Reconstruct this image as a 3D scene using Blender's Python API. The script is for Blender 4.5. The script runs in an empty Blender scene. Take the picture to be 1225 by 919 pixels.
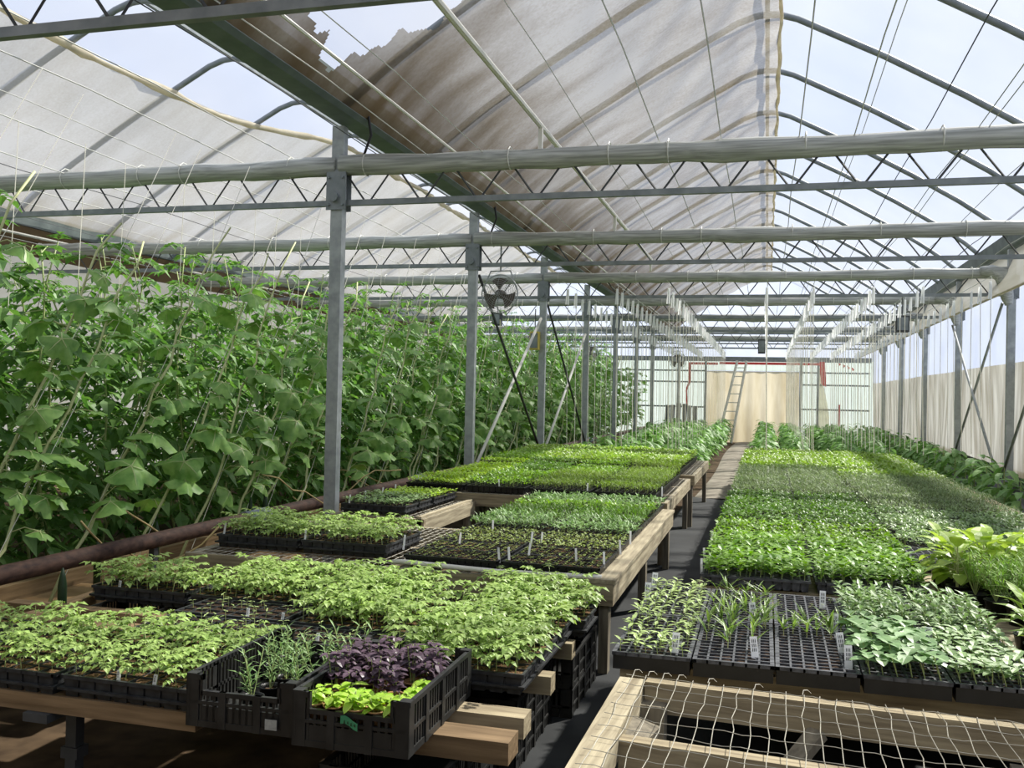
import bpy, math, random
from mathutils import Vector, Matrix
R = random.Random(7)
SC = bpy.context.scene
COL = SC.collection
PI = math.pi

# ------------------------------------------------------------------ materials
def nt_new(name):
    m = bpy.data.materials.new(name); m.use_nodes = True
    nt = m.node_tree; nt.nodes.clear()
    return m, nt, nt.nodes, nt.links

def lin(c):
    return tuple(((x / 255) / 12.92 if x / 255 <= .04045 else ((x / 255 + .055) / 1.055) ** 2.4) for x in c)

def color_chain(nt, c1, c2, scale, detail=4, stretch=None, rnd=0.0, lo=.3, hi=.7):
    N, L = nt.nodes, nt.links
    tc = N.new('ShaderNodeTexCoord'); mp = N.new('ShaderNodeMapping')
    L.new(tc.outputs['Object'], mp.inputs['Vector'])
    if stretch: mp.inputs['Scale'].default_value = stretch
    nz = N.new('ShaderNodeTexNoise'); nz.inputs['Scale'].default_value = scale; nz.inputs['Detail'].default_value = detail
    L.new(mp.outputs[0], nz.inputs['Vector'])
    cr = N.new('ShaderNodeValToRGB'); cr.color_ramp.elements[0].position = lo; cr.color_ramp.elements[1].position = hi
    cr.color_ramp.elements[0].color = (*c1, 1); cr.color_ramp.elements[1].color = (*c2, 1)
    L.new(nz.outputs['Fac'], cr.inputs['Fac'])
    out = cr.outputs['Color']
    if rnd:
        oi = N.new('ShaderNodeObjectInfo'); mr = N.new('ShaderNodeMapRange')
        mr.inputs['To Min'].default_value = 1 - rnd; mr.inputs['To Max'].default_value = 1 + rnd
        L.new(oi.outputs['Random'], mr.inputs['Value'])
        hs = N.new('ShaderNodeHueSaturation'); L.new(out, hs.inputs['Color']); L.new(mr.outputs[0], hs.inputs['Value'])
        out = hs.outputs['Color']
    return out, nz.outputs['Fac']

def solid(name, c1, c2=None, scale=8, rough=.7, metal=0, stretch=None, rnd=0, bump=0, spec=.4, lo=.3, hi=.7, detail=4):
    m, nt, N, L = nt_new(name)
    c1 = lin(c1); c2 = lin(c2) if c2 else c1
    col, fac = color_chain(nt, c1, c2, scale, detail, stretch, rnd, lo, hi)
    b = N.new('ShaderNodeBsdfPrincipled'); o = N.new('ShaderNodeOutputMaterial')
    L.new(col, b.inputs['Base Color']); b.inputs['Roughness'].default_value = rough; b.inputs['Metallic'].default_value = metal
    b.inputs['Specular IOR Level'].default_value = spec
    if bump:
        bp = N.new('ShaderNodeBump'); bp.inputs['Strength'].default_value = bump; bp.inputs['Distance'].default_value = .01
        L.new(fac, bp.inputs['Height']); L.new(bp.outputs[0], b.inputs['Normal'])
    L.new(b.outputs[0], o.inputs[0])
    return m

def leafmat(name, c1, c2, scale=25, trans=.3, rough=.5, rnd=.18):
    m, nt, N, L = nt_new(name)
    col, fac = color_chain(nt, lin(c1), lin(c2), scale, 3, None, rnd)
    b = N.new('ShaderNodeBsdfPrincipled'); b.inputs['Roughness'].default_value = rough; b.inputs['Specular IOR Level'].default_value = .35
    t = N.new('ShaderNodeBsdfTranslucent'); mx = N.new('ShaderNodeMixShader'); o = N.new('ShaderNodeOutputMaterial')
    hs = N.new('ShaderNodeHueSaturation'); hs.inputs['Saturation'].default_value = 1.15; hs.inputs['Value'].default_value = 1.3
    L.new(col, b.inputs['Base Color']); L.new(col, hs.inputs['Color']); L.new(hs.outputs[0], t.inputs['Color'])
    mx.inputs[0].default_value = trans
    L.new(b.outputs[0], mx.inputs[1]); L.new(t.outputs[0], mx.inputs[2]); L.new(mx.outputs[0], o.inputs[0])
    return m

def sheet(name, c1, c2, scale, clear, trans, stretch=None, lo=.3, hi=.7, rough=.6, detail=5):
    """plastic film or cloth: clear share, then translucent against reflecting"""
    m, nt, N, L = nt_new(name)
    col, fac = color_chain(nt, lin(c1), lin(c2), scale, detail, stretch, 0, lo, hi)
    d = N.new('ShaderNodeBsdfDiffuse'); t = N.new('ShaderNodeBsdfTranslucent'); tp = N.new('ShaderNodeBsdfTransparent')
    a = N.new('ShaderNodeMixShader'); b = N.new('ShaderNodeMixShader'); o = N.new('ShaderNodeOutputMaterial')
    L.new(col, d.inputs['Color']); L.new(col, t.inputs['Color'])
    a.inputs[0].default_value = trans; b.inputs[0].default_value = clear
    L.new(d.outputs[0], a.inputs[1]); L.new(t.outputs[0], a.inputs[2])
    L.new(a.outputs[0], b.inputs[1]); L.new(tp.outputs[0], b.inputs[2]); L.new(b.outputs[0], o.inputs[0])
    return m

def cloth_mat(name, dirt, c1, c2, clear, trans, x_dirt, x_clean):
    """woven cloth: fine weave, diagonal streaks, and old dirt that settled along its lower edge"""
    m, nt, N, L = nt_new(name)
    tc = N.new('ShaderNodeTexCoord'); sep = N.new('ShaderNodeSeparateXYZ'); L.new(tc.outputs['Object'], sep.inputs[0])
    mp = N.new('ShaderNodeMapping'); mp.inputs['Rotation'].default_value = (0, 0, -.45); mp.inputs['Scale'].default_value = (.9, 2.6, 1); L.new(tc.outputs['Object'], mp.inputs[0])
    n1 = N.new('ShaderNodeTexNoise'); n1.inputs['Scale'].default_value = .9; n1.inputs['Detail'].default_value = 9; n1.inputs['Roughness'].default_value = .55; L.new(mp.outputs[0], n1.inputs['Vector'])
    n2 = N.new('ShaderNodeTexNoise'); n2.inputs['Scale'].default_value = 34; n2.inputs['Detail'].default_value = 3; L.new(tc.outputs['Object'], n2.inputs['Vector'])
    ad = N.new('ShaderNodeMath'); ad.operation = 'MULTIPLY_ADD'; ad.inputs[1].default_value = .45; L.new(n2.outputs['Fac'], ad.inputs[0]); L.new(n1.outputs['Fac'], ad.inputs[2])
    cr = N.new('ShaderNodeValToRGB'); cr.color_ramp.elements[0].position = .48; cr.color_ramp.elements[1].position = .86
    cr.color_ramp.elements[0].color = (*lin(c1), 1); cr.color_ramp.elements[1].color = (*lin(c2), 1); L.new(ad.outputs[0], cr.inputs[0])
    mr = N.new('ShaderNodeMapRange'); mr.inputs['From Min'].default_value = x_dirt; mr.inputs['From Max'].default_value = x_clean
    wob = N.new('ShaderNodeMath'); wob.operation = 'MULTIPLY_ADD'; wob.inputs[1].default_value = 1.6; L.new(n1.outputs['Fac'], wob.inputs[0]); L.new(sep.outputs[0], wob.inputs[2]); L.new(wob.outputs[0], mr.inputs['Value'])
    mx = N.new('ShaderNodeMixRGB'); L.new(mr.outputs[0], mx.inputs[0]); mx.inputs[1].default_value = (*lin(dirt), 1); L.new(cr.outputs[0], mx.inputs[2])
    d = N.new('ShaderNodeBsdfDiffuse'); t = N.new('ShaderNodeBsdfTranslucent'); tp = N.new('ShaderNodeBsdfTransparent')
    a = N.new('ShaderNodeMixShader'); b = N.new('ShaderNodeMixShader'); o = N.new('ShaderNodeOutputMaterial')
    L.new(mx.outputs[0], d.inputs[0]); L.new(mx.outputs[0], t.inputs[0]); a.inputs[0].default_value = trans
    cl = N.new('ShaderNodeMath'); cl.operation = 'MULTIPLY'; cl.inputs[1].default_value = clear; L.new(mr.outputs[0], cl.inputs[0]); L.new(cl.outputs[0], b.inputs[0])
    L.new(d.outputs[0], a.inputs[1]); L.new(t.outputs[0], a.inputs[2]); L.new(a.outputs[0], b.inputs[1]); L.new(tp.outputs[0], b.inputs[2]); L.new(b.outputs[0], o.inputs[0])
    return m

M = {}
M['galv'] = solid('galvanised_steel', (142, 147, 150), (172, 177, 178), 14, .5, .1, rnd=.05)
M['galv_dark'] = solid('weathered_steel', (112, 119, 123), (140, 146, 149), 9, .5, .1)
M['gutter'] = solid('gutter_steel', (84, 94, 94), (108, 118, 116), 5, .55, .1)
M['rod'] = solid('dark_rod', (62, 64, 66), (80, 82, 84), 10, .6, .2)
M['bundle'] = solid('folded_curtain_film', (138, 141, 136), (186, 188, 184), 2.5, .5, stretch=(.7, 20, 20), bump=.35, lo=.36, hi=.66)
M['bundle_tie'] = solid('tie_wire', (205, 205, 198), None, 5, .5)
M['white_pipe'] = solid('white_pipe', (205, 203, 192), (224, 222, 212), 6, .5)
M['wire_pale'] = solid('pale_wire', (196, 196, 190), None, 5, .5)
M['wire_dark'] = solid('dark_wire', (70, 72, 76), None, 5, .6)
M['twine'] = sheet('twine', (232, 230, 220), (244, 242, 236), 5, 0, .45)
M['hook'] = sheet('white_hook', (240, 242, 242), (246, 247, 247), 5, 0, .5)
M['film'] = sheet('roof_film', (206, 213, 228), (190, 198, 214), 1.5, .80, .75)
M['film_wall'] = sheet('wall_film', (196, 203, 216), (180, 188, 204), 1.5, .36, .8)
M['cloth'] = cloth_mat('brown_shade_cloth', (92, 80, 62), (128, 116, 94), (168, 164, 156), .30, .62, -2.5, -1.0)
M['cloth_pale'] = cloth_mat('pale_shade_cloth', (162, 152, 126), (178, 172, 158), (198, 195, 188), .22, .62, -9.9, -8.6)
M['cloth_edge'] = sheet('rolled_cloth_edge', (206, 198, 176), (226, 220, 204), 6, .0, .5)
M['curtain'] = sheet('stained_side_curtain', (168, 158, 132), (230, 224, 204), 2.2, .08, .6, stretch=(1, 2.2, .35), lo=.35, hi=.65, detail=8)
M['cream'] = sheet('cream_valance_film', (214, 204, 174), (232, 223, 198), 1.5, .10, .65, stretch=(1, .6, 3))
M['endpanel'] = sheet('corrugated_panel', (206, 216, 208), (226, 232, 228), 2, .2, .72, stretch=(22, 1, .25))
M['endcurtain'] = sheet('end_door_curtain', (152, 140, 108), (196, 188, 164), 1.2, .06, .7, stretch=(2.4, 1, .4))
M['red'] = solid('red_tape', (214, 58, 62), (228, 96, 92), 6, .6)
M['blackplastic'] = solid('black_plastic', (20, 21, 22), (32, 33, 34), 12, .42, spec=.35)
M['traygrey'] = solid('dusty_black_tray', (30, 31, 33), (58, 60, 62), 30, .5, spec=.35)
M['plugtray'] = solid('grey_black_plug_tray', (44, 46, 50), (92, 94, 98), 26, .5, spec=.35)
M['cratemat'] = solid('crate_plastic', (22, 23, 23), (46, 46, 44), 14, .45, spec=.4)
M['soil'] = solid('potting_soil', (62, 46, 32), (136, 108, 78), 120, .95, spec=.1, bump=.6, lo=.35, hi=.75)
M['soil_dark'] = solid('moist_soil', (26, 20, 16), (70, 54, 40), 130, .95, spec=.1, bump=.6)
M['soil_dry'] = solid('dry_brown_soil', (86, 64, 44), (150, 118, 86), 120, .95, spec=.1, bump=.5, lo=.35, hi=.75)
M['wood'] = solid('weathered_wood', (122, 112, 92), (176, 166, 140), 3, .8, stretch=(14, 1.1, 14), rnd=.1, bump=.3, spec=.2, detail=7)
M['wood_x'] = solid('weathered_wood_crosswise', (116, 104, 84), (168, 156, 128), 3, .8, stretch=(1.1, 14, 14), rnd=.1, bump=.3, spec=.2, detail=7)
M['wood_grey'] = solid('grey_wood', (98, 92, 80), (146, 138, 120), 3, .85, stretch=(10, 10, 1.2), rnd=.1, bump=.3, spec=.2, detail=7)
M['wood_brown'] = solid('fresh_brown_wood', (98, 80, 58), (136, 114, 86), 3, .8, stretch=(1.1, 14, 14), rnd=.08, bump=.25, spec=.2, detail=7)
M['wood_brown_y'] = solid('brown_board', (112, 92, 66), (160, 136, 102), 2.4, .85, stretch=(14, 1.1, 14), rnd=.12, bump=.25, spec=.2, detail=7)
M['ply'] = solid('sandy_ply', (128, 102, 70), (172, 144, 106), 2.2, .9, stretch=(1.5, 3, 1), rnd=.08, bump=.2, spec=.15)
M['earth'] = solid('bare_earth', (52, 42, 32), (92, 76, 58), 6, .95, spec=.1, bump=.5, detail=8)
M['fabric'] = solid('black_ground_fabric', (30, 32, 33), (52, 54, 55), 2.4, .75, spec=.25, bump=.5, detail=7)
M['dust'] = solid('dusty_path', (112, 106, 96), (150, 144, 132), 4, .95, spec=.1, bump=.4, detail=8)
M['rust'] = solid('rusty_pipe', (48, 34, 29), (92, 68, 56), 30, .75, metal=.1, stretch=(1, .5, 1), bump=.25, detail=6)
M['steel_light'] = solid('bright_coupling', (124, 132, 140), (150, 156, 162), 12, .5, .1)
M['tag'] = sheet('white_tag', (236, 238, 240), (242, 243, 244), 5, 0, .35)
M['print'] = solid('tag_print', (70, 72, 78), None, 5, .7)
M['green_tape'] = solid('green_tape', (52, 122, 84), (62, 134, 94), 10, .6)
M['sticker'] = solid('grey_sticker', (132, 134, 132), (160, 162, 158), 60, .6)
M['pot'] = solid('fibre_pot', (142, 108, 72), (184, 146, 104), 30, .9, bump=.3, spec=.15)
M['fan_dark'] = solid('fan_blade', (72, 62, 56), (92, 82, 74), 6, .6)
M['yellow'] = solid('yellow_box', (196, 178, 92), None, 5, .6)
M['meshwire'] = solid('galvanised_mesh_wire', (150, 146, 132), (176, 172, 158), 8, .6, .05)
M['stake'] = solid('dark_green_stake', (24, 44, 24), (36, 60, 32), 10, .5)
M['stem'] = leafmat('green_stem', (150, 166, 104), (172, 184, 126), 20, .1, .5, .1)
M['vine'] = leafmat('pale_vine', (176, 182, 126), (196, 200, 150), 20, .1, .5, .08)
M['straw'] = solid('dry_straw', (178, 158, 112), (202, 182, 134), 12, .9, spec=.1)
M['l_tom'] = leafmat('tomato_seedling_leaf', (122, 152, 76), (170, 194, 112), 30, .28, .45)
M['l_tomwall'] = leafmat('tomato_leaf', (74, 114, 56), (122, 160, 84), 5, .36, .5, .2)
M['l_cuke'] = leafmat('cucumber_leaf', (98, 142, 66), (146, 182, 100), 14, .25, .45, .15)
M['l_plug'] = leafmat('pale_seedling_leaf', (150, 176, 100), (196, 214, 148), 40, .28, .4)
M['l_onion'] = leafmat('blade_leaf', (104, 136, 64), (150, 174, 96), 30, .3, .4)
M['l_squash'] = leafmat('round_leaf', (100, 136, 86), (144, 172, 120), 24, .25, .4)
M['l_sage'] = leafmat('greyish_leaf', (112, 142, 88), (150, 174, 118), 30, .25, .45)
M['l_herb'] = leafmat('fresh_green_leaf', (98, 140, 48), (150, 184, 84), 18, .32, .42)
M['l_herb_dark'] = leafmat('deep_green_leaf', (80, 120, 46), (122, 158, 72), 14, .3, .45)
M['l_grey'] = leafmat('grey_green_leaf', (106, 128, 84), (142, 160, 112), 14, .28, .5)
M['l_bright'] = leafmat('yellow_green_leaf', (124, 158, 68), (166, 190, 100), 14, .35, .42)
M['l_fine'] = leafmat('feathery_leaf', (110, 142, 58), (150, 176, 84), 16, .3, .5)
M['l_pepper'] = leafmat('pepper_leaf', (94, 136, 72), (142, 176, 108), 8, .28, .55, .15)
M['l_lettuce'] = leafmat('soft_yellow_green_leaf', (146, 176, 72), (188, 208, 112), 12, .35, .42, .1)
M['l_dill'] = leafmat('dill_leaf', (120, 162, 66), (150, 186, 92), 20, .3, .5)
M['l_purple'] = leafmat('purple_basil_leaf', (60, 46, 56), (104, 84, 98), 30, .15, .4)
M['l_basil'] = leafmat('lime_basil_leaf', (150, 190, 62), (190, 216, 98), 30, .32, .4)
M['l_narrow'] = leafmat('narrow_leaf', (104, 140, 80), (144, 172, 112), 20, .25, .5)
M['l_sprout'] = leafmat('tiny_sprout_leaf', (112, 136, 66), (158, 172, 100), 30, .25, .5)

# ------------------------------------------------------------------ mesh building
class MB:
    def __init__(s): s.v = []; s.f = []; s.m = []; s.smooth = False
    def add(s, vs, fs, mi=0):
        b = len(s.v); s.v += [tuple(p) for p in vs]
        for f in fs: s.f.append(tuple(b + i for i in f)); s.m.append(mi)
    def box(s, x0, x1, y0, y1, z0, z1, mi=0):
        s.add([(x0, y0, z0), (x1, y0, z0), (x1, y1, z0), (x0, y1, z0), (x0, y0, z1), (x1, y0, z1), (x1, y1, z1), (x0, y1, z1)],
              [(3, 2, 1, 0), (4, 5, 6, 7), (0, 1, 5, 4), (1, 2, 6, 5), (2, 3, 7, 6), (3, 0, 4, 7)], mi)
    def frus(s, x0, x1, y0, y1, z0, z1, t, mi=0):
        s.add([(x0 + t, y0 + t, z0), (x1 - t, y0 + t, z0), (x1 - t, y1 - t, z0), (x0 + t, y1 - t, z0), (x0, y0, z1), (x1, y0, z1), (x1, y1, z1), (x0, y1, z1)],
              [(3, 2, 1, 0), (0, 1, 5, 4), (1, 2, 6, 5), (2, 3, 7, 6), (3, 0, 4, 7)], mi)
    def bar(s, a, b, w, h=None, mi=0, up=(0, 0, 1)):
        """square bar from a to b: w across, h along 'up'"""
        h = h or w; a = Vector(a); b = Vector(b); d = (b - a).normalized(); u = Vector(up)
        sd = d.cross(u)
        if sd.length < 1e-4: sd = d.cross(Vector((1, 0, 0)))
        sd.normalize(); u = sd.cross(d).normalized()
        P = []
        for p in (a, b):
            for i, j in ((-1, -1), (1, -1), (1, 1), (-1, 1)): P.append(p + sd * (i * w / 2) + u * (j * h / 2))
        s.add(P, [(0, 1, 2, 3), (7, 6, 5, 4), (0, 4, 5, 1), (1, 5, 6, 2), (2, 6, 7, 3), (3, 7, 4, 0)], mi)
    def tube(s, pts, r, n=6, mi=0, cap=True, wob=0):
        pts = [Vector(p) for p in pts]; rs = r if isinstance(r, (list, tuple)) else [r] * len(pts)
        b = len(s.v); prev = None
        for i, p in enumerate(pts):
            d = (pts[min(i + 1, len(pts) - 1)] - pts[max(i - 1, 0)]).normalized()
            if prev is None:
                a = d.cross(Vector((0, 0, 1)))
                if a.length < 1e-3: a = d.cross(Vector((1, 0, 0)))
            else:
                a = prev - d * prev.dot(d)
                if a.length < 1e-5: a = d.cross(Vector((0, 0, 1)))
            a.normalize(); prev = a; c = d.cross(a)
            for k in range(n):
                t = 2 * PI * k / n; rr = rs[i] * (1 + (R.uniform(-wob, wob) if wob else 0))
                s.v.append(tuple(p + (a * math.cos(t) + c * math.sin(t)) * rr))
        for i in range(len(pts) - 1):
            for k in range(n):
                k2 = (k + 1) % n
                s.f.append((b + i * n + k, b + i * n + k2, b + (i + 1) * n + k2, b + (i + 1) * n + k)); s.m.append(mi)
        if cap:
            s.f.append(tuple(b + k for k in reversed(range(n)))); s.m.append(mi)
            e = b + (len(pts) - 1) * n; s.f.append(tuple(e + k for k in range(n))); s.m.append(mi)
    def grid(s, nu, nv, fn, mi=0, keep=None):
        b = len(s.v)
        for i in range(nu + 1):
            for j in range(nv + 1): s.v.append(tuple(fn(i / nu, j / nv)))
        for i in range(nu):
            for j in range(nv):
                if keep and not keep((i + .5) / nu, (j + .5) / nv): continue
                s.f.append((b + i * (nv + 1) + j, b + (i + 1) * (nv + 1) + j, b + (i + 1) * (nv + 1) + j + 1, b + i * (nv + 1) + j + 1)); s.m.append(mi)
    def leaf(s, base, d, n, L, W, curl=.25, fold=.15, prof=((0, .0), (.35, 1), (.7, .72), (1, 0)), mi=0):
        base = Vector(base); d = Vector(d).normalized(); n = Vector(n)
        sd = d.cross(n)
        if sd.length < 1e-4: sd = d.cross(Vector((1, .2, 0)))
        sd.normalize(); n = sd.cross(d).normalized()
        b = len(s.v); rows = []
        for t, w in prof:
            c = base + d * (L * t) - n * (curl * L * t * t)
            if w < .02: rows.append((len(s.v),)); s.v.append(tuple(c))
            else:
                k = len(s.v)
                s.v += [tuple(c - sd * (W * w / 2) + n * (fold * W * w)), tuple(c), tuple(c + sd * (W * w / 2) + n * (fold * W * w))]
                rows.append((k, k + 1, k + 2))
        for A, B in zip(rows, rows[1:]):
            if len(A) == 1: s.f += [(A[0], B[1], B[0]), (A[0], B[2], B[1])]
            elif len(B) == 1: s.f += [(A[0], A[1], B[0]), (A[1], A[2], B[0])]
            else: s.f += [(A[0], A[1], B[1], B[0]), (A[1], A[2], B[2], B[1])]
            s.m += [mi, mi]
    def mesh(s, name, mats, smooth=False):
        me = bpy.data.meshes.new(name); me.from_pydata(s.v, [], s.f)
        for m in mats: me.materials.append(M[m] if isinstance(m, str) else m)
        if len(mats) > 1: me.polygons.foreach_set('material_index', s.m)
        if smooth: me.polygons.foreach_set('use_smooth', [True] * len(me.polygons))
        me.update(); return me

def put(name, data, loc=(0, 0, 0), rz=0, parent=None, sc=None, rot=None):
    o = bpy.data.objects.new(name, data); COL.objects.link(o)
    o.location = loc; o.rotation_euler = rot if rot else (0, 0, rz)
    if sc: o.scale = sc if isinstance(sc, (tuple, list)) else (sc, sc, sc)
    if parent: o.parent = parent
    return o

def tag(o, label=None, cat=None, group=None, kind=None):
    if label: o['label'] = label
    if cat: o['category'] = cat
    if group: o['group'] = group
    if kind: o['kind'] = kind
    return o

def thing(name, label, cat, loc=(0, 0, 0), rz=0, group=None):
    return tag(put(name, None, loc, rz), label, cat, group)

ORD = ['first', 'second', 'third', 'fourth', 'fifth', 'sixth', 'seventh', 'eighth', 'ninth', 'tenth', 'eleventh', 'twelfth', 'thirteenth',
       'fourteenth', 'fifteenth', 'sixteenth', 'seventeenth', 'eighteenth', 'nineteenth']
TENS = ['', '', 'twenty', 'thirty', 'forty', 'fifty', 'sixty']
def ordn(i):
    i += 1
    if i < 20: return ORD[i - 1]
    if i % 10 == 0: return TENS[i // 10][:-1] + 'ieth'
    return TENS[i // 10] + '-' + ORD[i % 10 - 1]

# ------------------------------------------------------------------ camera, light, world
F = 1118.0; H = 1.45
yaw, pitch, roll = .26642, .010763, .022156
fv = Vector((-math.sin(yaw) * math.cos(pitch), math.cos(yaw) * math.cos(pitch), math.sin(pitch)))
rv = Vector((math.cos(yaw), math.sin(yaw), 0)); uv = rv.cross(fv)
rv, uv = rv * math.cos(roll) + uv * math.sin(roll), uv * math.cos(roll) - rv * math.sin(roll)
cd = bpy.data.cameras.new('camera'); cam = bpy.data.objects.new('camera', cd); COL.objects.link(cam)
mw = Matrix((rv, uv, -fv)).transposed().to_4x4(); mw.translation = Vector((0, 0, H)); cam.matrix_world = mw
cd.sensor_width = 36; cd.lens = F / 1225 * 36; cd.clip_start = .05; cd.clip_end = 500
SC.camera = cam
SC.view_settings.view_transform = 'Standard'; SC.view_settings.look = 'None'; SC.view_settings.gamma = 1
SC.view_settings.use_curve_mapping = False; SC.view_settings.exposure = 0.0
w = bpy.data.worlds.new('sky'); SC.world = w; w.use_nodes = True
bg = w.node_tree.nodes['Background']; wn, wl = w.node_tree.nodes, w.node_tree.links
tc = wn.new('ShaderNodeTexCoord'); nz = wn.new('ShaderNodeTexNoise'); nz.inputs['Scale'].default_value = 2.5; nz.inputs['Detail'].default_value = 6
cr = wn.new('ShaderNodeValToRGB'); cr.color_ramp.elements[0].position = .38; cr.color_ramp.elements[1].position = .66
cr.color_ramp.elements[0].color = (*lin((206, 218, 244)), 1); cr.color_ramp.elements[1].color = (*lin((238, 241, 248)), 1)
wl.new(tc.outputs['Generated'], nz.inputs['Vector']); wl.new(nz.outputs['Fac'], cr.inputs['Fac']); wl.new(cr.outputs[0], bg.inputs['Color'])
bg.inputs['Strength'].default_value = 1.0
sd = bpy.data.lights.new('sun', 'SUN'); sd.energy = 10.0; sd.angle = .03; sd.color = (1, .96, .88)
sun = bpy.data.objects.new('sun', sd); COL.objects.link(sun)
SUN_DIR = Vector((.44, .60, .76)).normalized()
sun.rotation_euler = (-SUN_DIR).to_track_quat('-Z', 'Y').to_euler()

# ------------------------------------------------------------------ building constants
XL, XR, D = -3.37, 3.23, 3.6
XM, XK = -10.0, -6.67          # far left gutter, ridge of the left bay
YS = [3.3 + D * i for i in range(9)]      # truss lines; the last is the end wall
YE = 32.1
def rib_z(x):                   # bow height over distance from the ridge
    P = [(0, 5.65), (.12, 5.64), (.32, 5.575), (1.2, 5.11), (2.0, 4.64), (2.6, 4.26), (3.0, 3.97), (3.3, 3.70)]
    x = abs(x)
    for (a, za), (b, zb) in zip(P, P[1:]):
        if x <= b: return za + (zb - za) * (x - a) / (b - a)
    return 3.70

# ------------------------------------------------------------------ floor and walls
def struct(name, mb, mats, smooth=False, loc=(0, 0, 0)):
    return tag(put(name, mb.mesh(name, mats, smooth), loc), kind='structure')
m = MB(); m.grid(30, 60, lambda u, v: (XM + 14 * u, -4 + 37 * v, R.uniform(-.012, 0)))
struct('floor', m, ['earth'])
m = MB(); m.grid(26, 90, lambda u, v: (-1.05 + 4.3 * u, -.5 + 14.2 * v, .012 + .008 * math.sin(9 * u + 21 * v) + R.uniform(0, .008)))
tag(put('ground_fabric', m.mesh('ground_fabric', ['fabric'], True)), 'black woven ground fabric lying wrinkled along the aisle between the benches', 'ground cover')
m = MB(); m.grid(8, 60, lambda u, v: (-1.0 + .72 * u + .05 * math.sin(7 * v), 13.6 + 18.4 * v, .03 * math.sin(PI * u) + .004))
struct('path', m, ['dust'], True)
# end wall: panels below, film above
m = MB()
m.box(XM, -2.02, YE, YE + .04, 0, 2.75); m.box(1.06, 3.3, YE, YE + .04, 0, 2.75); m.box(-2.02, 1.06, YE, YE + .04, 2.4, 2.75)
struct('wall_back', m, ['endpanel'])
m = MB()
for c in (-.07, XK):
    xs = [c + 3.3 * (k / 10 - 1) for k in range(21)]
    for a, b in zip(xs, xs[1:]):
        m.add([(a, YE + .02, 2.75), (b, YE + .02, 2.75), (b, YE + .02, rib_z(b - c)), (a, YE + .02, rib_z(a - c))], [(0, 1, 2, 3)])
struct('wall_back', m, ['film_wall'])
m = MB(); m.box(XM - .1, 3.4, -4.06, -4, 0, 5.7)  # unseen wall added behind the camera, cuts sky fill on front faces
struct('wall_front_light_block', m, ['wood_grey'])
m = MB(); m.grid(1, 60, lambda u, v: (3.34 + .012 * math.sin(50 * v), -4 + 36.1 * v, .3 + 3.5 * u))
struct('wall_right', m, ['film_wall'])
m = MB(); m.grid(1, 60, lambda u, v: (XM - .05, -4 + 36.1 * v, 3.8 * u))
struct('wall_left', m, ['cream'])
m = MB(); m.grid(3, 60, lambda u, v: (3.30 - .35 * (1 - u) ** 2 + .03 * math.sin(40 * v), -4 + 36.1 * v, .02 + .56 * u + .03 * math.sin(22 * v) * u))
struct('baseboard_right', m, ['blackplastic'])
# roof film of both bays
for c, nm in ((-.07, 'ceiling'), (XK, 'ceiling')):
    m = MB()
    def fn(u, v, c=c):
        x = -3.3 + 6.6 * u; y = -4 + 36.1 * v
        puff = .035 * abs(math.sin(PI * (y - 3.3) / 1.8))
        return (c + x, y, rib_z(x) + .05 + puff)
    m.grid(32, 160, fn); struct(nm, m, ['film'], True)
# bows
RIBX = [-3.3 + .1 * k for k in range(67)]
RIBX = [-3.3, -3.15, -3.0, -2.6, -2.0, -1.2, -.7, -.32, -.22, -.12, -.05, 0, .05, .12, .22, .32, .7, 1.2, 2.0, 2.6, 3.0, 3.15, 3.3]
m = MB(); m.tube([(x, 0, rib_z(x)) for x in RIBX], .036, 6)
rib_me = m.mesh('roof_bow', ['galv_dark'], True)
nrib = 16
for bay, c in (('right', -.07), ('left', XK)):
    for i in range(nrib):
        y = 3.3 + 1.8 * i
        tag(put('roof_bow', rib_me, (c, y, 0)), f'{ordn(i)} curved steel roof bow from the near end over the {bay} bay', 'roof bow', f'roof bows of the {bay} bay')
# gutters
def gutter(x, label):
    m = MB(); m.add([(-.19, 0, .24), (-.15, 0, .03), (-.08, 0, 0), (.08, 0, 0), (.15, 0, .03), (.19, 0, .24)], [])
    pr = [(-.15, .22), (-.13, .03), (-.09, 0), (.09, 0), (.13, .03), (.15, .22), (.138, .22), (.12, .045), (-.12, .045), (-.138, .22)]
    m = MB(); n = len(pr); m.add([(a, y, b) for y in (-2, YE) for a, b in pr], [(i, (i + 1) % n, n + (i + 1) % n, n + i) for i in range(n)])
    return tag(put('roof_gutter', m.mesh('roof_gutter', ['gutter']), (x, 0, 3.58)), label, 'gutter')
gutter(XL + .12, 'dark steel roof gutter running over the left row of posts')
gutter(XR + .05, 'grey steel roof gutter over the side wall curtain')
gutter(XM, 'dark roof gutter over the far left wall behind the tomatoes')
for x, l in ((-.07, 'thin steel ridge purlin under the peak of the right bay'), (XK, 'thin steel ridge purlin under the peak of the left bay')):
    m = MB(); m.bar((0, 2, 0), (0, YE, 0), .05, .05)
    tag(put('ridge_purlin', m.mesh('ridge_purlin', ['galv_dark']), (x, 0, 5.68)), l, 'purlin')

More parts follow.
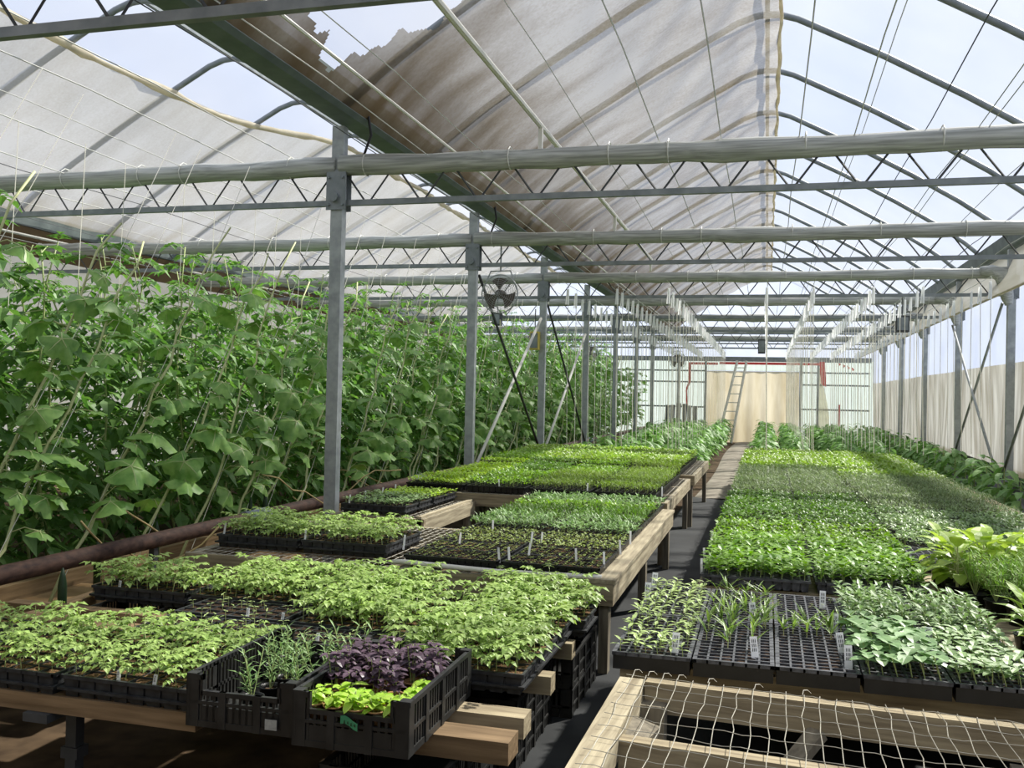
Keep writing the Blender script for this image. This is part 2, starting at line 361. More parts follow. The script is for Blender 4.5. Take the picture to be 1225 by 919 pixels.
# posts
def post_parts(h, sleeve=True):
    m = MB()
    # open C profile
    m.box(-.05, -.035, -.04, .04, 0, h); m.box(.035, .05, -.04, .04, 0, h); m.box(-.035, .035, -.04, -.028, 0, h)
    p = m.mesh('post', ['galv'])
    m = MB(); m.box(-.085, .085, -.055, -.045, 2.90, 3.22); m.box(-.085, .085, .045, .055, 2.90, 3.22)
    for x in (-.06, .06):
        for z in (2.94, 3.16): m.tube([(x, -.075, z), (x, -.05, z)], .012, 6)
    m.tube([(-.01, -.085, 3.0), (-.01, -.05, 3.0)], .04, 8)
    return p, m.mesh('sleeve', ['galv_dark'])
pme, sme = post_parts(3.58)
for i in range(1, 8):
    o = tag(put('support_post', pme, (XL, YS[i], 0)), f'{ordn(i - 1)} galvanised support post from the front along the cucumber row', 'post', 'left row of support posts')
    put('sleeve', sme, parent=o)
for i in range(2, 8):
    o = tag(put('support_post', pme, (XR - .03, YS[i], 0)), f'{ordn(i - 2)} galvanised post from the front along the curtained side wall', 'post', 'side wall posts')
    put('sleeve', sme, parent=o)

# trusses
def truss_meshes(x0, x1):
    top = MB(); n = 26
    pts = [(x0 + (x1 - x0) * k / n, R.uniform(-.008, .008), 3.262 + R.uniform(-.006, .006) - .015 * math.sin(PI * k / n)) for k in range(n + 1)]
    top.tube(pts, [.078 + R.uniform(-.006, .01) for _ in pts], 12, wob=.04)
    bot = MB(); bot.bar((x0, 0, 2.96), (x1, 0, 2.96), .04, .045)
    web = MB(); k = round((x1 - x0) / .45); st = (x1 - x0) / k
    for i in range(k):
        a = x0 + st * i
        web.tube([(a + .02, 0, 3.23), (a + st / 2 - .02, 0, 2.97)], .008, 4); web.tube([(a + st / 2 + .02, 0, 2.97), (a + st - .02, 0, 3.23)], .008, 4)
    ties = []
    for i in range(8):
        a = x0 + (x1 - x0) * (i + R.uniform(.2, .8)) / 8
        tie = MB(); tie.tube([(a + .0, .088 * math.cos(t), 3.262 + .088 * math.sin(t)) for t in [2 * PI * q / 10 for q in range(11)]], .005, 4); ties.append(tie.mesh('tie', ['bundle_tie']))
    return (top.mesh('top_chord', ['bundle'], True), bot.mesh('bottom_chord', ['galv_dark']), web.mesh('web', ['rod']), ties)
TM = {'right': truss_meshes(XL + .02, XR - .06), 'left': truss_meshes(XM + .1, XL - .02)}
for bay in ('right', 'left'):
    for i in range(0, 8):
        a = TM[bay]
        o = thing('roof_truss', f'{ordn(i)} roof truss from the front across the {bay} bay, folded curtain along its top', 'truss', (0, YS[i], 0), 0, f'roof trusses of the {bay} bay')
        put('top_chord', a[0], parent=o); put('bottom_chord', a[1], parent=o); put('web', a[2], parent=o)
        for tm in (a[3] if i < 5 else []): put('tie', tm, parent=o)
# end wall beam and drive shafts between far trusses
def bar_thing(name, a, b, w, h, mat, label, cat, group=None):
    a = Vector(a); b = Vector(b); c = (a + b) / 2
    m = MB(); m.bar(a - c, b - c, w, h)
    return tag(put(name, m.mesh(name, [mat]), c), label, cat, group)
bar_thing('end_beam', (XM, YE - .06, 2.78), (XR, YE - .06, 2.78), .06, .16, 'galv_dark', 'heavy steel beam across the end wall above the door curtain', 'beam')
for k, y in enumerate((18.6, 23.0, 27.2)):
    m = MB(); m.tube([(XM + .1, 0, 0), (XR - .1, 0, 0)], .022, 6)
    tag(put('drive_shaft', m.mesh('drive_shaft', ['galv_dark']), (0, y, 3.02)), f'{ordn(k)} thin curtain drive shaft from the front, spanning between the far trusses', 'shaft', 'curtain drive shafts')

# longitudinal wires
wi = 0
wire_x = [(x, 'right') for x in (-3.05, -2.6, -2.15, -1.25, -.8, -.35, .18, .55, .62, 1.05, 1.35, 1.42, 1.9, 2.3, 2.36, 2.75)] + \
         [(x, 'left') for x in (-3.8, -4.3, -4.8, -5.4, -6.0, -6.5, -7.1, -7.6, -8.2, -8.8, -9.4)]
cnt = {'right': 0, 'left': 0}
for x, bay in wire_x:
    m = MB(); z = 3.36 + R.uniform(-.03, .06)
    m.tube([(R.uniform(-.01, .01), y, z - (.03 if k % 2 else 0)) for k, y in enumerate([1.5 + 1.8 * q for q in range(18)])], .0042 if R.random() < .6 else .003, 4)
    i = cnt[bay]; cnt[bay] += 1
    dk = R.random() < .35
    tag(put('support_wire', m.mesh('support_wire', ['wire_dark' if dk else 'wire_pale']), (x, 0, 0)),
        f'{"dark" if dk else "pale"} lengthwise wire over the trusses, {ordn(i)} from the {"shared gutter leftwards" if bay == "left" else "shared gutter rightwards"} in the {bay} bay', 'wire', f'lengthwise wires of the {bay} bay')
# white pipe under the cloth
m = MB(); m.tube([(0, 1.5, 0), (0, 14.0, 0)], .022, 8)
o = tag(put('white_pipe', m.mesh('white_pipe', ['white_pipe']), (-1.70, 0, 3.50)), 'long white pipe running lengthwise under the brown shade cloth', 'pipe')
for y in (3.3, 6.9, 10.5, 13.9):
    m = MB(); m.box(-.016, .016, y - .016, y + .016, -.18, 0)
    put('support_stub', m.mesh('support_stub', ['white_pipe']), parent=o)
m = MB(); m.tube([(0, 2, 0), (0, 30, 0)], .011, 6)
tag(put('conduit', m.mesh('conduit', ['white_pipe']), (-2.50, 0, 3.42)), 'thin white conduit running lengthwise beside the shared gutter', 'pipe')
m = MB(); m.tube([(0, 2, 0), (0, 30, 0)], .02, 6)
tag(put('pale_rail', m.mesh('pale_rail', ['white_pipe']), (XM + .45, 0, 3.42)), 'pale pipe running below the far left gutter', 'pipe')
# black cables at the first posts
for y, l in ((6.9, 'black cable looping from the gutter down to the first support post'), (10.5, 'black cable looping from the gutter down to the second support post')):
    m = MB(); m.tube([(.18, -.1, .2), (.26, -.05, .05), (.27, 0, -.12), (.2, .02, -.28), (.06, 0, -.36)], .012, 6)
    tag(put('cable', m.mesh('cable', ['blackplastic'], True), (XL, y, 3.62)), l, 'cable')

# ------------------------------------------------------------------ shade cloths
def ns(x, y): return math.sin(1.3 * x + 2.1 * y) * .5 + math.sin(3.1 * x - 1.7 * y + 1) * .3 + math.sin(5.3 * y + .7 * x) * .2
def yy(v):                      # finer rows around the tear
    return 1 + 10 * v if v < .38 else 4.8 + (v - .38) * 10 if v < .60 else 7.0 + (v - .60) * 62.5
m = MB()
def fn(u, v):
    x = -3.12 + 3.18 * u; y = yy(v)
    z = rib_z(x + .07) - .09 - .09 * math.sin(PI * u) + .035 * ns(x * 1.6, y * .8) * math.sin(PI * min(1, u * 1.15 + .02)) - .22 * (1 - u) ** 7
    x += .010 * math.sin(5 * y) * u
    if u > .35: z += .022 * (math.sin(y * 5 + x * 9) + .6 * math.sin(y * 8.3 + x * 15 + 1)) * (u - .35) / .65
    return (x, y, z)
def keep(u, v):
    x = -3.12 + 3.18 * u; y = yy(v)
    a = math.atan2((y - 5.75) / .75, (x + 2.35) / .62); rr = math.hypot((x + 2.35) / .62, (y - 5.75) / .75)
    return rr > 1 + .10 * math.sin(5 * a) + .06 * math.sin(11 * a + 1) + .04 * math.sin(23 * a)
m.grid(170, 700, fn, keep=keep)
o = tag(put('shade_cloth', m.mesh('shade_cloth', ['cloth'], True)), 'large brownish shade cloth with a torn hole, hung under the roof of the right bay', 'shade cloth')
m = MB(); m.tube([(.07 + .010 * math.sin(5 * y), y, 5.535 + R.uniform(-.015, .015)) for y in [1.0 + .25 * k for k in range(124)]], [.020 + R.uniform(-.008, .010) for _ in range(124)], 7, wob=.2)
tag(put('rolled_edge', m.mesh('rolled_edge', ['cloth_edge'], True), parent=o), 'pale gathered edge of the cloth along the ridge')
m = MB()
def edge_x(y):
    t = min(1, max(0, (y - 10.5) / 4.5))
    return -7.42 + .66 * t * t * (3 - 2 * t) - .07 * abs(math.sin(PI * (y - 3.3) / 3.6))
def fn(u, v):
    y = 1.0 + 31 * v; xe = edge_x(y); x = xe + (-9.8 - xe) * u
    z = rib_z(x - XK) - .10 - .13 * math.sin(PI * u) * (.6 + .4 * abs(math.sin(PI * (y - 3.3) / 1.8))) + .04 * ns(x, y)
    return (x, y, z)
m.grid(30, 200, fn)
o = tag(put('shade_cloth', m.mesh('shade_cloth', ['cloth_pale'], True)), 'whitish shade cloth hung in soft folds under the roof of the left bay', 'shade cloth')
m = MB(); m.tube([(edge_x(y), y, rib_z(edge_x(y) - XK) - .13) for y in [1.0 + .2 * k for k in range(155)]], [.038 + R.uniform(-.012, .02) for _ in range(155)], 7, wob=.2)
tag(put('rolled_edge', m.mesh('rolled_edge', ['cloth_edge'], True), parent=o), 'beige rolled upper edge of the cloth')
# beige strip below far left gutter
m = MB(); m.grid(6, 80, lambda u, v: (XM + .1 + .5 * u + .04 * math.sin(30 * v), 1 + 31 * v, 3.62 - .5 * u + .05 * math.sin(PI * u)))
tag(put('gutter_cloth', m.mesh('gutter_cloth', ['cloth'], True)), 'brown cloth strip sagging below the far left gutter', 'cloth')

# ------------------------------------------------------------------ right wall dressings
m = MB(); m.grid(10, 240, lambda u, v: (3.29 + .025 * math.sin(33 * v + 3 * u) + .004 * math.sin(110 * v), 5 + 27 * v, .50 + 1.54 * u + .03 * math.sin(18 * v) * (1 - u)))
tag(put('roll_up_curtain', m.mesh('roll_up_curtain', ['curtain'], True)), 'stained beige side curtain covering the lower half of the side wall', 'curtain')
m = MB(); m.grid(8, 160, lambda u, v: (3.24 - .42 * (1 - u) ** 1.6, 5 + 27 * v, 2.86 + .74 * u - .03 * abs(math.sin(PI * (5 + 27 * v - 3.3) / 3.6)) * (1 - u)))
o = tag(put('curtain_valance', m.mesh('curtain_valance', ['cream'], True)), 'cream film valance slung below the side gutter along the wall', 'curtain')
m = MB(); m.tube([(2.82, 5 + .3 * k, 2.85) for k in range(91)], .016, 6)
put('lower_hem', m.mesh('lower_hem', ['cloth_edge']), parent=o)
# folded elbows where the trusses meet the side posts
for i in range(2, 8):
    m = MB(); m.tube([(-.34, 0, .02), (-.2, -.01, .03), (-.08, -.02, -.03), (-.03, -.02, -.16), (0, -.02, -.34), (.02, -.02, -.44)], [.07, .085, .105, .10, .08, .05], 9, wob=.08)
    tag(put('curtain_fold', m.mesh('curtain_fold', ['bundle'], True), (XR - .1, YS[i] - .07, 3.25)), f'bunched curtain film drooping over the {ordn(i - 2)} side wall post', 'curtain fold', 'curtain folds on the side posts')
# cross braces
def tube_thing(name, a, b, r, mat, label, cat, group=None):
    a = Vector(a); b = Vector(b); c = (a + b) / 2; m = MB(); m.tube([a - c, b - c], r, 8)
    return tag(put(name, m.mesh(name, [mat], True), c), label, cat, group)
tube_thing('cross_brace', (XL, 10.58, .45), (XL, 13.95, 2.62), .022, 'white_pipe', 'pale diagonal brace rising between second and third left posts', 'brace')
tube_thing('cross_brace', (XL + .05, 10.58, 2.85), (XL + .05, 14.02, .5), .018, 'rod', 'dark diagonal brace descending between second and third left posts', 'brace')
tube_thing('cross_brace', (XL, 14.18, .45), (XL, 17.6, 2.62), .022, 'white_pipe', 'pale diagonal brace rising between third and fourth left posts', 'brace')
tube_thing('cross_brace', (XL + .05, 14.18, 2.85), (XL + .05, 17.62, .5), .018, 'rod', 'dark diagonal brace descending between third and fourth left posts', 'brace')
tube_thing('cross_brace', (XR - .12, 17.55, .5), (XR - .12, 14.2, 2.85), .02, 'galv', 'diagonal brace rising toward the nearest side wall post', 'brace')
tube_thing('cross_brace', (XR - .16, 17.55, 2.8), (XR - .16, 14.2, .5), .02, 'galv', 'diagonal brace rising toward the second side wall post', 'brace')
tube_thing('cross_brace', (XR - .14, 13.95, .5), (XR - .14, 11.2, 2.85), .02, 'galv', 'diagonal brace running out of view right of the nearest side post', 'brace')

# ------------------------------------------------------------------ end wall furniture
def rail(x0, x1, z, y=YE - .05, th=.05): return ((x0, y, z), (x1, y, z), th, th)
er = [(-10, -2.0, 2.38), (-10, -2.0, 2.0), (-10, -2.0, 1.16), (1.06, 3.2, 2.36), (1.06, 3.2, 1.96), (1.06, 3.2, 1.16)]
nm = ['top', 'middle', 'bottom']
for k, (a, b, z) in enumerate(er):
    bar_thing('wall_girt', (a, YE - .05, z), (b, YE - .05, z), .04, .05, 'galv_dark', f'{nm[k % 3]} horizontal girt on the end wall {"left" if k < 3 else "right"} of the door curtain', 'girt')
for x, l in ((-2.0, 'steel door post on the left edge of the end wall curtain'), (1.06, 'thick steel door post on the right edge of the end wall curtain'), (1.6, 'thin upright on the end wall beside the red sign strip'), (-2.9, 'thin upright on the end wall near the black planks'), (-6.67, 'end wall upright under the left ridge')):
    bar_thing('end_post', (x, YE - .1, 0), (x, YE - .1, 2.75), .09 if x in (-2.0, 1.06) else .05, .07, 'galv_dark', l, 'post')
m = MB(); m.grid(60, 8, lambda u, v: (-1.98 + 3.0 * u, YE - .02 + .03 * math.sin(40 * u) * (1 - .5 * v), .005 + 2.375 * v))
tag(put('door_curtain', m.mesh('door_curtain', ['endcurtain'], True)), 'beige stained curtain closing the doorway in the end wall', 'curtain')
m = MB(); m.box(-1.55, 1.75, YE - .13, YE - .12, 2.60, 2.68); m.box(-2.5, -1.6, YE - .13, YE - .12, 2.58, 2.66); m.box(-2.56, -2.48, YE - .13, YE - .12, 2.0, 2.66)
m.add([(-2.56, YE - .12, 2.02), (-2.48, YE - .12, 2.02), (-2.60, YE - .12, 1.70), (-2.66, YE - .12, 1.70)], [(0, 1, 2, 3)])
m.add([(-2.66, YE - .12, 1.70), (-2.60, YE - .12, 1.70), (-2.55, YE - .12, .95), (-2.58, YE - .12, .95)], [(0, 1, 2, 3)])
m.add([(1.62, YE - .12, 2.72), (1.80, YE - .12, 2.72), (1.86, YE - .12, 1.9), (1.70, YE - .12, 2.0)], [(0, 1, 2, 3)])
tag(put('red_tape', m.mesh('red_tape', ['red'])), 'strips of red tape outlining the plastic sheet on the end wall', 'tape')
m = MB(); m.box(-.03, .03, -.02, .02, -.77, .56)
tag(put('red_pole', m.mesh('red_pole', ['red']), (2.24, YE - .4, .78)), 'upright red pole standing by the right side of the end wall', 'pole')
m = MB()
for k in range(4): m.add([(2.2 + .14 * k, YE - .06, 2.72 - .05 * k), (2.3 + .14 * k, YE - .06, 2.66 - .06 * k), (2.24 + .14 * k, YE - .06, 2.58 - .05 * k)], [(0, 1, 2)])
tag(put('tape_scrap', m.mesh('tape_scrap', ['red'])), 'torn red tape scraps high on the end wall near the side curtain', 'tape')
m = MB(); m.grid(4, 14, lambda u, v: (1.62 + .35 * u * (.5 + .5 * math.sin(3 * v + 1)), YE - .08 + .02 * math.sin(9 * u + 20 * v), .2 + 2.3 * v))
tag(put('plastic_sheet', m.mesh('plastic_sheet', ['cream'], True)), 'loose torn sheet of white plastic hanging beside the door post', 'plastic sheet')
# ladder
o = thing('ladder', 'tall aluminium ladder leaning on the end wall by the doorway', 'ladder', (-1.27, YE - .25, 0))
for s in (-.2, .2):
    m = MB(); m.bar((s * 1.1 - .05, -.55, 0), (s * .75 + .45, .12, 2.72), .05, .07); put('stile', m.mesh('stile', ['white_pipe']), parent=o)
for k in range(9):
    t = (k + .6) / 9.4; m = MB(); a = Vector((-.27, -.55, 0)).lerp(Vector((.30, .12, 2.72)), t); b = Vector((.17, -.55, 0)).lerp(Vector((.60, .12, 2.72)), t)
    m.bar(a, b, .03, .03); put('rung', m.mesh('rung', ['white_pipe']), parent=o)
# dark planks leaned against the end wall
for k in range(6):
    x = -3.25 + .19 * k
    m = MB(); m.bar((0, -.25, 0), (R.uniform(-.03, .03), .03, 1.22 + R.uniform(-.08, .06)), .15, .03, up=(0, 1, 0))
    tag(put('dark_plank', m.mesh('dark_plank', ['rod']), (x, YE - .2, 0)), f'dark board leaning on the end wall, {ordn(k)} from the left', 'board', 'dark boards on the end wall')
m = MB(); m.tube([(.42 * math.cos(PI * k / 12), 0, .42 * math.sin(PI * k / 12)) for k in range(13)], .012, 6)
tag(put('wire_hoop', m.mesh('wire_hoop', ['rod'], True), (2.55, 29.5, .2), .2), 'dark wire hoop arching over the plants near the end wall', 'hoop')

# ------------------------------------------------------------------ fans and boxes
def fan(loc, label, r=.22, rz=0):
    o = thing('circulation_fan', label, 'fan', loc, rz)
    m = MB()
    for k in range(9):
        rr = r * (k + 1.2) / 10; dy = -.07 + .05 * (k / 9) ** 2
        for s in (dy, -dy): m.tube([(rr * math.cos(t), s, rr * math.sin(t)) for t in [2 * PI * q / 28 for q in range(29)]], .0018, 3, cap=False)
    m.tube([(r * math.cos(t), 0, r * math.sin(t)) for t in [2 * PI * q / 32 for q in range(33)]], .008, 5, cap=False)
    for q in range(12):
        t = 2 * PI * q / 12
        for s in (-1, 1): m.tube([(0, s * .08, 0), (r * .6 * math.cos(t), s * .055, r * .6 * math.sin(t)), (r * math.cos(t), 0, r * math.sin(t))], .002, 3, cap=False)
    put('guard', m.mesh('guard', ['galv']), parent=o)
    m = MB()
    for q in range(3):
        t0 = 2 * PI * q / 3 + PI / 2
        m.grid(5, 4, lambda u, v: (lambda a, rr: (rr * math.cos(a), .025 * math.sin((u - .5) * 2), rr * math.sin(a)))(t0 + (u - .5) * 1.15 * (.55 + .6 * v), .04 + (r * .85 - .04) * v))
    put('blades', m.mesh('blades', ['fan_dark'], True), parent=o)
    m = MB(); m.tube([(0, -.04, 0), (0, -.03, 0), (0, .1, 0), (0, .12, 0)], [.03, .05, .05, .03], 12); put('motor', m.mesh('motor', ['fan_dark'], True), parent=o)
    m = MB(); m.tube([(-r, .0, .02), (-r * .55, .02, r * 1.2), (r * .55, .02, r * 1.2), (r, 0, .02)], .009, 5); m.tube([(0, .02, r * 1.2), (0, .02, .62)], .010, 6)
    put('hanger', m.mesh('hanger', ['galv']), parent=o)
fan((-3.04, 10.5, 2.62), 'round wire-guarded fan with three dark blades hung beside the second post', .225, -.1)
fan((-2.6, 28.4, 2.55), 'small far fan hung near the end wall above the pepper rows', .24, .05)
fan((-4.6, 24.9, 2.6), 'far fan hung over the left rows behind the posts', .22, .7)
def box_thing(name, loc, s, mats, label, cat):
    o = thing(name, label, cat, loc); x, y, z = s
    m = MB(); m.box(-x, x, -y, y, -z, z); put('housing', m.mesh('housing', [mats[0]]), parent=o)
    m = MB(); m.box(-x * .8, x * .8, -y - .012, -y, -z * .8, z * .8); put('cover', m.mesh('cover', [mats[1]]), parent=o)
    m = MB(); m.tube([(0, 0, z), (0, 0, z + .35)], .008, 5); put('hanger', m.mesh('hanger', ['rod']), parent=o)
box_thing('control_box', (-3.47, 14.0, 2.28), (.07, .06, .14), ('yellow', 'galv_dark'), 'yellow sided control box hung on the third left post', 'control box')
box_thing('heater_box', (2.25, 17.5, 2.82), (.11, .1, .14), ('rod', 'galv_dark'), 'dark motor box hung under a truss near the side wall', 'motor')
box_thing('heater_box', (-5.1, 17.5, 2.9), (.08, .08, .12), ('rod', 'galv_dark'), 'dark motor box hung under a truss over the tomato rows', 'motor')
box_thing('heater_box', (-.15, 24.6, 2.8), (.09, .09, .18), ('rod', 'galv_dark'), 'dark motor box hung under a truss over the centre bed', 'motor')

# ------------------------------------------------------------------ plants: builders
def dirv(az, el): return Vector((math.cos(az) * math.cos(el), math.sin(az) * math.cos(el), math.sin(el)))
UP = Vector((0, 0, 1))
SIMPLE = ((0, 0), (.42, 1), (1, 0))
def compound(mb, base, az, el, L, lw, pairs=2, droop=.5, mi=1, rnd=R):
    """pinnate leaf: rachis + leaflets"""
    d = dirv(az, el); side = Vector((-math.sin(az), math.cos(az), 0)); pts = []
    for t in (0, .5, 1): pts.append(Vector(base) + d * L * t - UP * (droop * L * t * t))
    mb.tube(pts, [L * .018, L * .013, L * .008], 3, 0, cap=False)
    def at(t): return Vector(base) + d * L * t - UP * (droop * L * t * t)
    for k in range(pairs):
        t = .4 + .42 * k / max(1, pairs - 1) if pairs > 1 else .55
        for s in (-1, 1):
            dd = (d * .55 + side * s * .85 - UP * (droop * t * .9 + rnd.uniform(-.1, .25))).normalized()
            mb.leaf(at(t), dd, UP + side * s * .2, L * rnd.uniform(.4, .5), L * lw, .3, .14, SIMPLE, mi)
    dd = (d - UP * droop * 1.3).normalized(); mb.leaf(at(.95), dd, UP, L * .55, L * lw * 1.2, .3, .14, SIMPLE, mi)

def tomato_seedling(seed, h):
    r = random.Random(seed); m = MB(); lx, ly = r.uniform(-.02, .02), r.uniform(-.02, .02)
    m.tube([(0, 0, -.01), (lx * .5, ly * .5, h * .5), (lx, ly, h)], [.0022, .0018, .0012], 4, 0)
    a = r.uniform(0, 6)
    for k in range(5):
        t = .5 + .48 * k / 4; a += 2.2 + r.uniform(-.4, .4)
        compound(m, (lx * t, ly * t, h * t), a, r.uniform(.1, .55) + .25 * t, h * r.uniform(.52, .72) * (1.05 - .3 * abs(t - .7)), .36, 2, r.uniform(.25, .6), 1, r)
    return m.mesh('seedling', ['stem', 'l_tom'])
TOMS = [tomato_seedling(100 + i, h) for i, h in enumerate((.105, .115, .12, .095, .125, .11))]

def simple_seedling(seed, mat, h, n, L, W, el=(.1, .6), prof=None, lean=.0, curl=.3, stem=.0014, spread=0.6):
    r = random.Random(seed); m = MB(); lx, ly = r.uniform(-1, 1) * h * .15 - lean * h, r.uniform(-1, 1) * h * .15 - lean * .4 * h
    m.tube([(0, 0, -.01), (lx * .5, ly * .5, h * .5), (lx, ly, h)], stem, 4, 0)
    a = r.uniform(0, 6)
    for k in range(n):
        t = 1 - spread * (k // 2) / max(1, n / 2); a += PI if k % 2 else PI / 2 + r.uniform(-.4, .4)
        m.leaf((lx * t, ly * t, h * t), dirv(a, r.uniform(*el)), UP, L * r.uniform(.75, 1.15), W * r.uniform(.8, 1.1), curl, .12, prof or ((0, .0), (.35, 1), (.7, .75), (1, 0)), 1)
    return m.mesh('seedling', ['stem', mat])
OVAL = ((0, .15), (.3, .9), (.6, 1), (.85, .6), (1, 0))
PLUGS = [simple_seedling(200 + i, 'l_plug', .045, 4, .034, .013, (.1, .7)) for i in range(4)]
SPROUT = [simple_seedling(220 + i, 'l_sprout', .014, 3, .017, .009, (0, .6)) for i in range(4)]
COTY = [simple_seedling(240 + i, 'l_plug', .05, 3, .03, .009, (.0, .5)) for i in range(4)]
SQUASH = [simple_seedling(260 + i, 'l_squash', .075, 4, .065, .046, (-.1, .4), OVAL, .25, .25, .002, .5) for i in range(5)]
SAGE = [simple_seedling(280 + i, 'l_sage', .085, 8, .052, .018, (.15, .9), None, .1, .3, .0018, .8) for i in range(5)]
ROUND = [simple_seedling(300 + i, 'l_sage', .065, 5, .042, .027, (0, .5), OVAL, .2, .25, .0018, .6) for i in range(5)]
BASILS = [simple_seedling(320 + i, 'l_herb', .06, 8, .036, .021, (.05, .75), OVAL, .0, .3, .0016, .8) for i in range(5)]
def onion(seed):
    r = random.Random(seed); m = MB()
    m.tube([(0, 0, -.01), (0, 0, .035)], .002, 4, 0)
    for k in range(5):
        a = r.uniform(0, 6.28); L = r.uniform(.06, .1)
        m.leaf((0, 0, .03), dirv(a, r.uniform(.7, 1.3)), UP * .3 + dirv(a, 0) * -1, L, .009, -.0 + r.uniform(.2, .6), .15, ((0, .6), (.4, 1), (.75, .7), (1, 0)), 1)
    return m.mesh('seedling', ['vine', 'l_onion'])
ONIONS = [onion(340 + i) for i in range(5)]

# foliage for a whole tray (dense, uncountable)
def tray_foliage(seed, mat, lx, ly, n, h, L, W, el=(.0, 1.0), prof=SIMPLE, curl=.25, stems=40):
    r = random.Random(seed); m = MB()
    for k in range(stems):
        x, y = r.uniform(-lx, lx), r.uniform(-ly, ly); hh = h * r.uniform(.5, .9)
        m.tube([(x, y, 0), (x + r.uniform(-.01, .01), y + r.uniform(-.01, .01), hh)], .0014, 3, 0, cap=False)
    for k in range(n):
        x, y = r.uniform(-lx, lx) * 1.03, r.uniform(-ly, ly) * 1.03
        z = h * (.30 + .7 * r.random() ** .6) * (.88 + .12 * math.sin(9 * x + seed) * math.cos(11 * y))
        m.leaf((x, y, z), dirv(r.uniform(0, 6.28), r.uniform(*el)), UP, L * r.uniform(.6, 1.2), W * r.uniform(.7, 1.2), curl, .12, prof, 1)
    return m.mesh('foliage', ['stem', mat])
TX, TY = .262, .132
FOL = {
    'herb': [tray_foliage(400 + i, 'l_herb', TX, TY, 420, .085, .036, .022) for i in range(3)],
    'dark': [tray_foliage(410 + i, 'l_herb_dark', TX, TY, 480, .10, .034, .02) for i in range(3)],
    'grey': [tray_foliage(420 + i, 'l_grey', TX, TY, 620, .11, .038, .009, (.2, 1.3)) for i in range(3)],
    'bright': [tray_foliage(430 + i, 'l_bright', TX, TY, 420, .11, .05, .032) for i in range(3)],
    'fine': [tray_foliage(440 + i, 'l_fine', TX, TY, 800, .085, .036, .006, (.3, 1.4)) for i in range(3)],
    'light': [tray_foliage(450 + i, 'l_sage', TX, TY, 420, .08, .04, .022) for i in range(3)],
    'spike': [tray_foliage(460 + i, 'l_narrow', TX, TY, 420, .075, .046, .014, (.2, 1.1)) for i in range(3)],
    'lime': [tray_foliage(470 + i, 'l_basil', TX, TY, 380, .06, .036, .022) for i in range(3)],
    'tiny': [tray_foliage(480 + i, 'l_sprout', TX, TY, 360, .035, .024, .012) for i in range(3)],
}

# ------------------------------------------------------------------ trays
def tray_mesh(nx, ny, lx, ly, h, mat, deep=True, rim=.012, bar=.007, solid_side=False):
    m = MB(); cx, cy = 2 * lx / nx, 2 * ly / ny
    for i in range(nx):
        for j in range(ny):
            if 0 < i < nx - 1 and 0 < j < ny - 1: continue
            x0 = -lx + cx * i; y0 = -ly + cy * j
            m.frus(x0 + .002, x0 + cx - .002, y0 + .002, y0 + cy - .002, -h, -.004, cx * .10)
    m.frus(-lx + .01, lx - .01, -ly + .01, ly - .01, -h + .004, -.02, .004)
    for i in range(nx + 1):
        x = -lx + cx * i; b = rim if i in (0, nx) else bar
        m.box(x - b / 2, x + b / 2, -ly - rim / 2, ly + rim / 2, -.012, 0)
    for j in range(ny + 1):
        y = -ly + cy * j; b = rim if j in (0, ny) else bar
        m.box(-lx - rim / 2, lx + rim / 2, y - b / 2, y + b / 2, -.012, .0008)
    if deep:   # carrier tray lip half way down
        z = -h * .55
        for (x0, x1, y0, y1) in ((-lx - .012, lx + .012, -ly - .012, -ly + .002), (-lx - .012, lx + .012, ly - .002, ly + .012), (-lx - .012, -lx + .002, -ly, ly), (lx - .002, lx + .012, -ly, ly)):
            m.box(x0, x1, y0, y1, z - .009, z)
    if solid_side:
        for (x0, x1, y0, y1) in ((-lx - .004, lx + .004, -ly - .004, -ly + .003), (-lx - .004, lx + .004, ly - .003, ly + .004), (-lx - .004, -lx + .003, -ly, ly), (lx - .003, lx + .004, -ly, ly)):
            m.box(x0, x1, y0, y1, -h, -.012, 1)
    return m.mesh('tray', [mat, 'blackplastic'])
def soil_mesh(lx, ly, mat):
    m = MB(); m.grid(16, 8, lambda u, v: (-lx + 2 * lx * u, -ly + 2 * ly * v, -.007 + R.uniform(-.003, .005))); return m.mesh('soil', [mat])
LX, LY = .264, .133
TR_POT = tray_mesh(8, 4, LX, LY, .075, 'traygrey', True, .010, .004)
TR_SPR = tray_mesh(12, 6, LX, LY, .055, 'blackplastic', False, .010, .003)
TR_PLUG = tray_mesh(12, 6, LX, LY, .055, 'plugtray', False)
TR_FAR = tray_mesh(10, 5, LX, LY, .06, 'blackplastic', False)
LXL, LYL = .1295, .298
TR_LONG = tray_mesh(6, 14, LXL, LYL, .060, 'plugtray', False, .014, .007, True)
SO = soil_mesh(LX - .006, LY - .006, 'soil'); SOD = soil_mesh(LX - .006, LY - .006, 'soil_dark'); SODRY = soil_mesh(LX - .006, LY - .006, 'soil_dry'); SOL = soil_mesh(LXL - .006, LYL - .006, 'soil_dark')

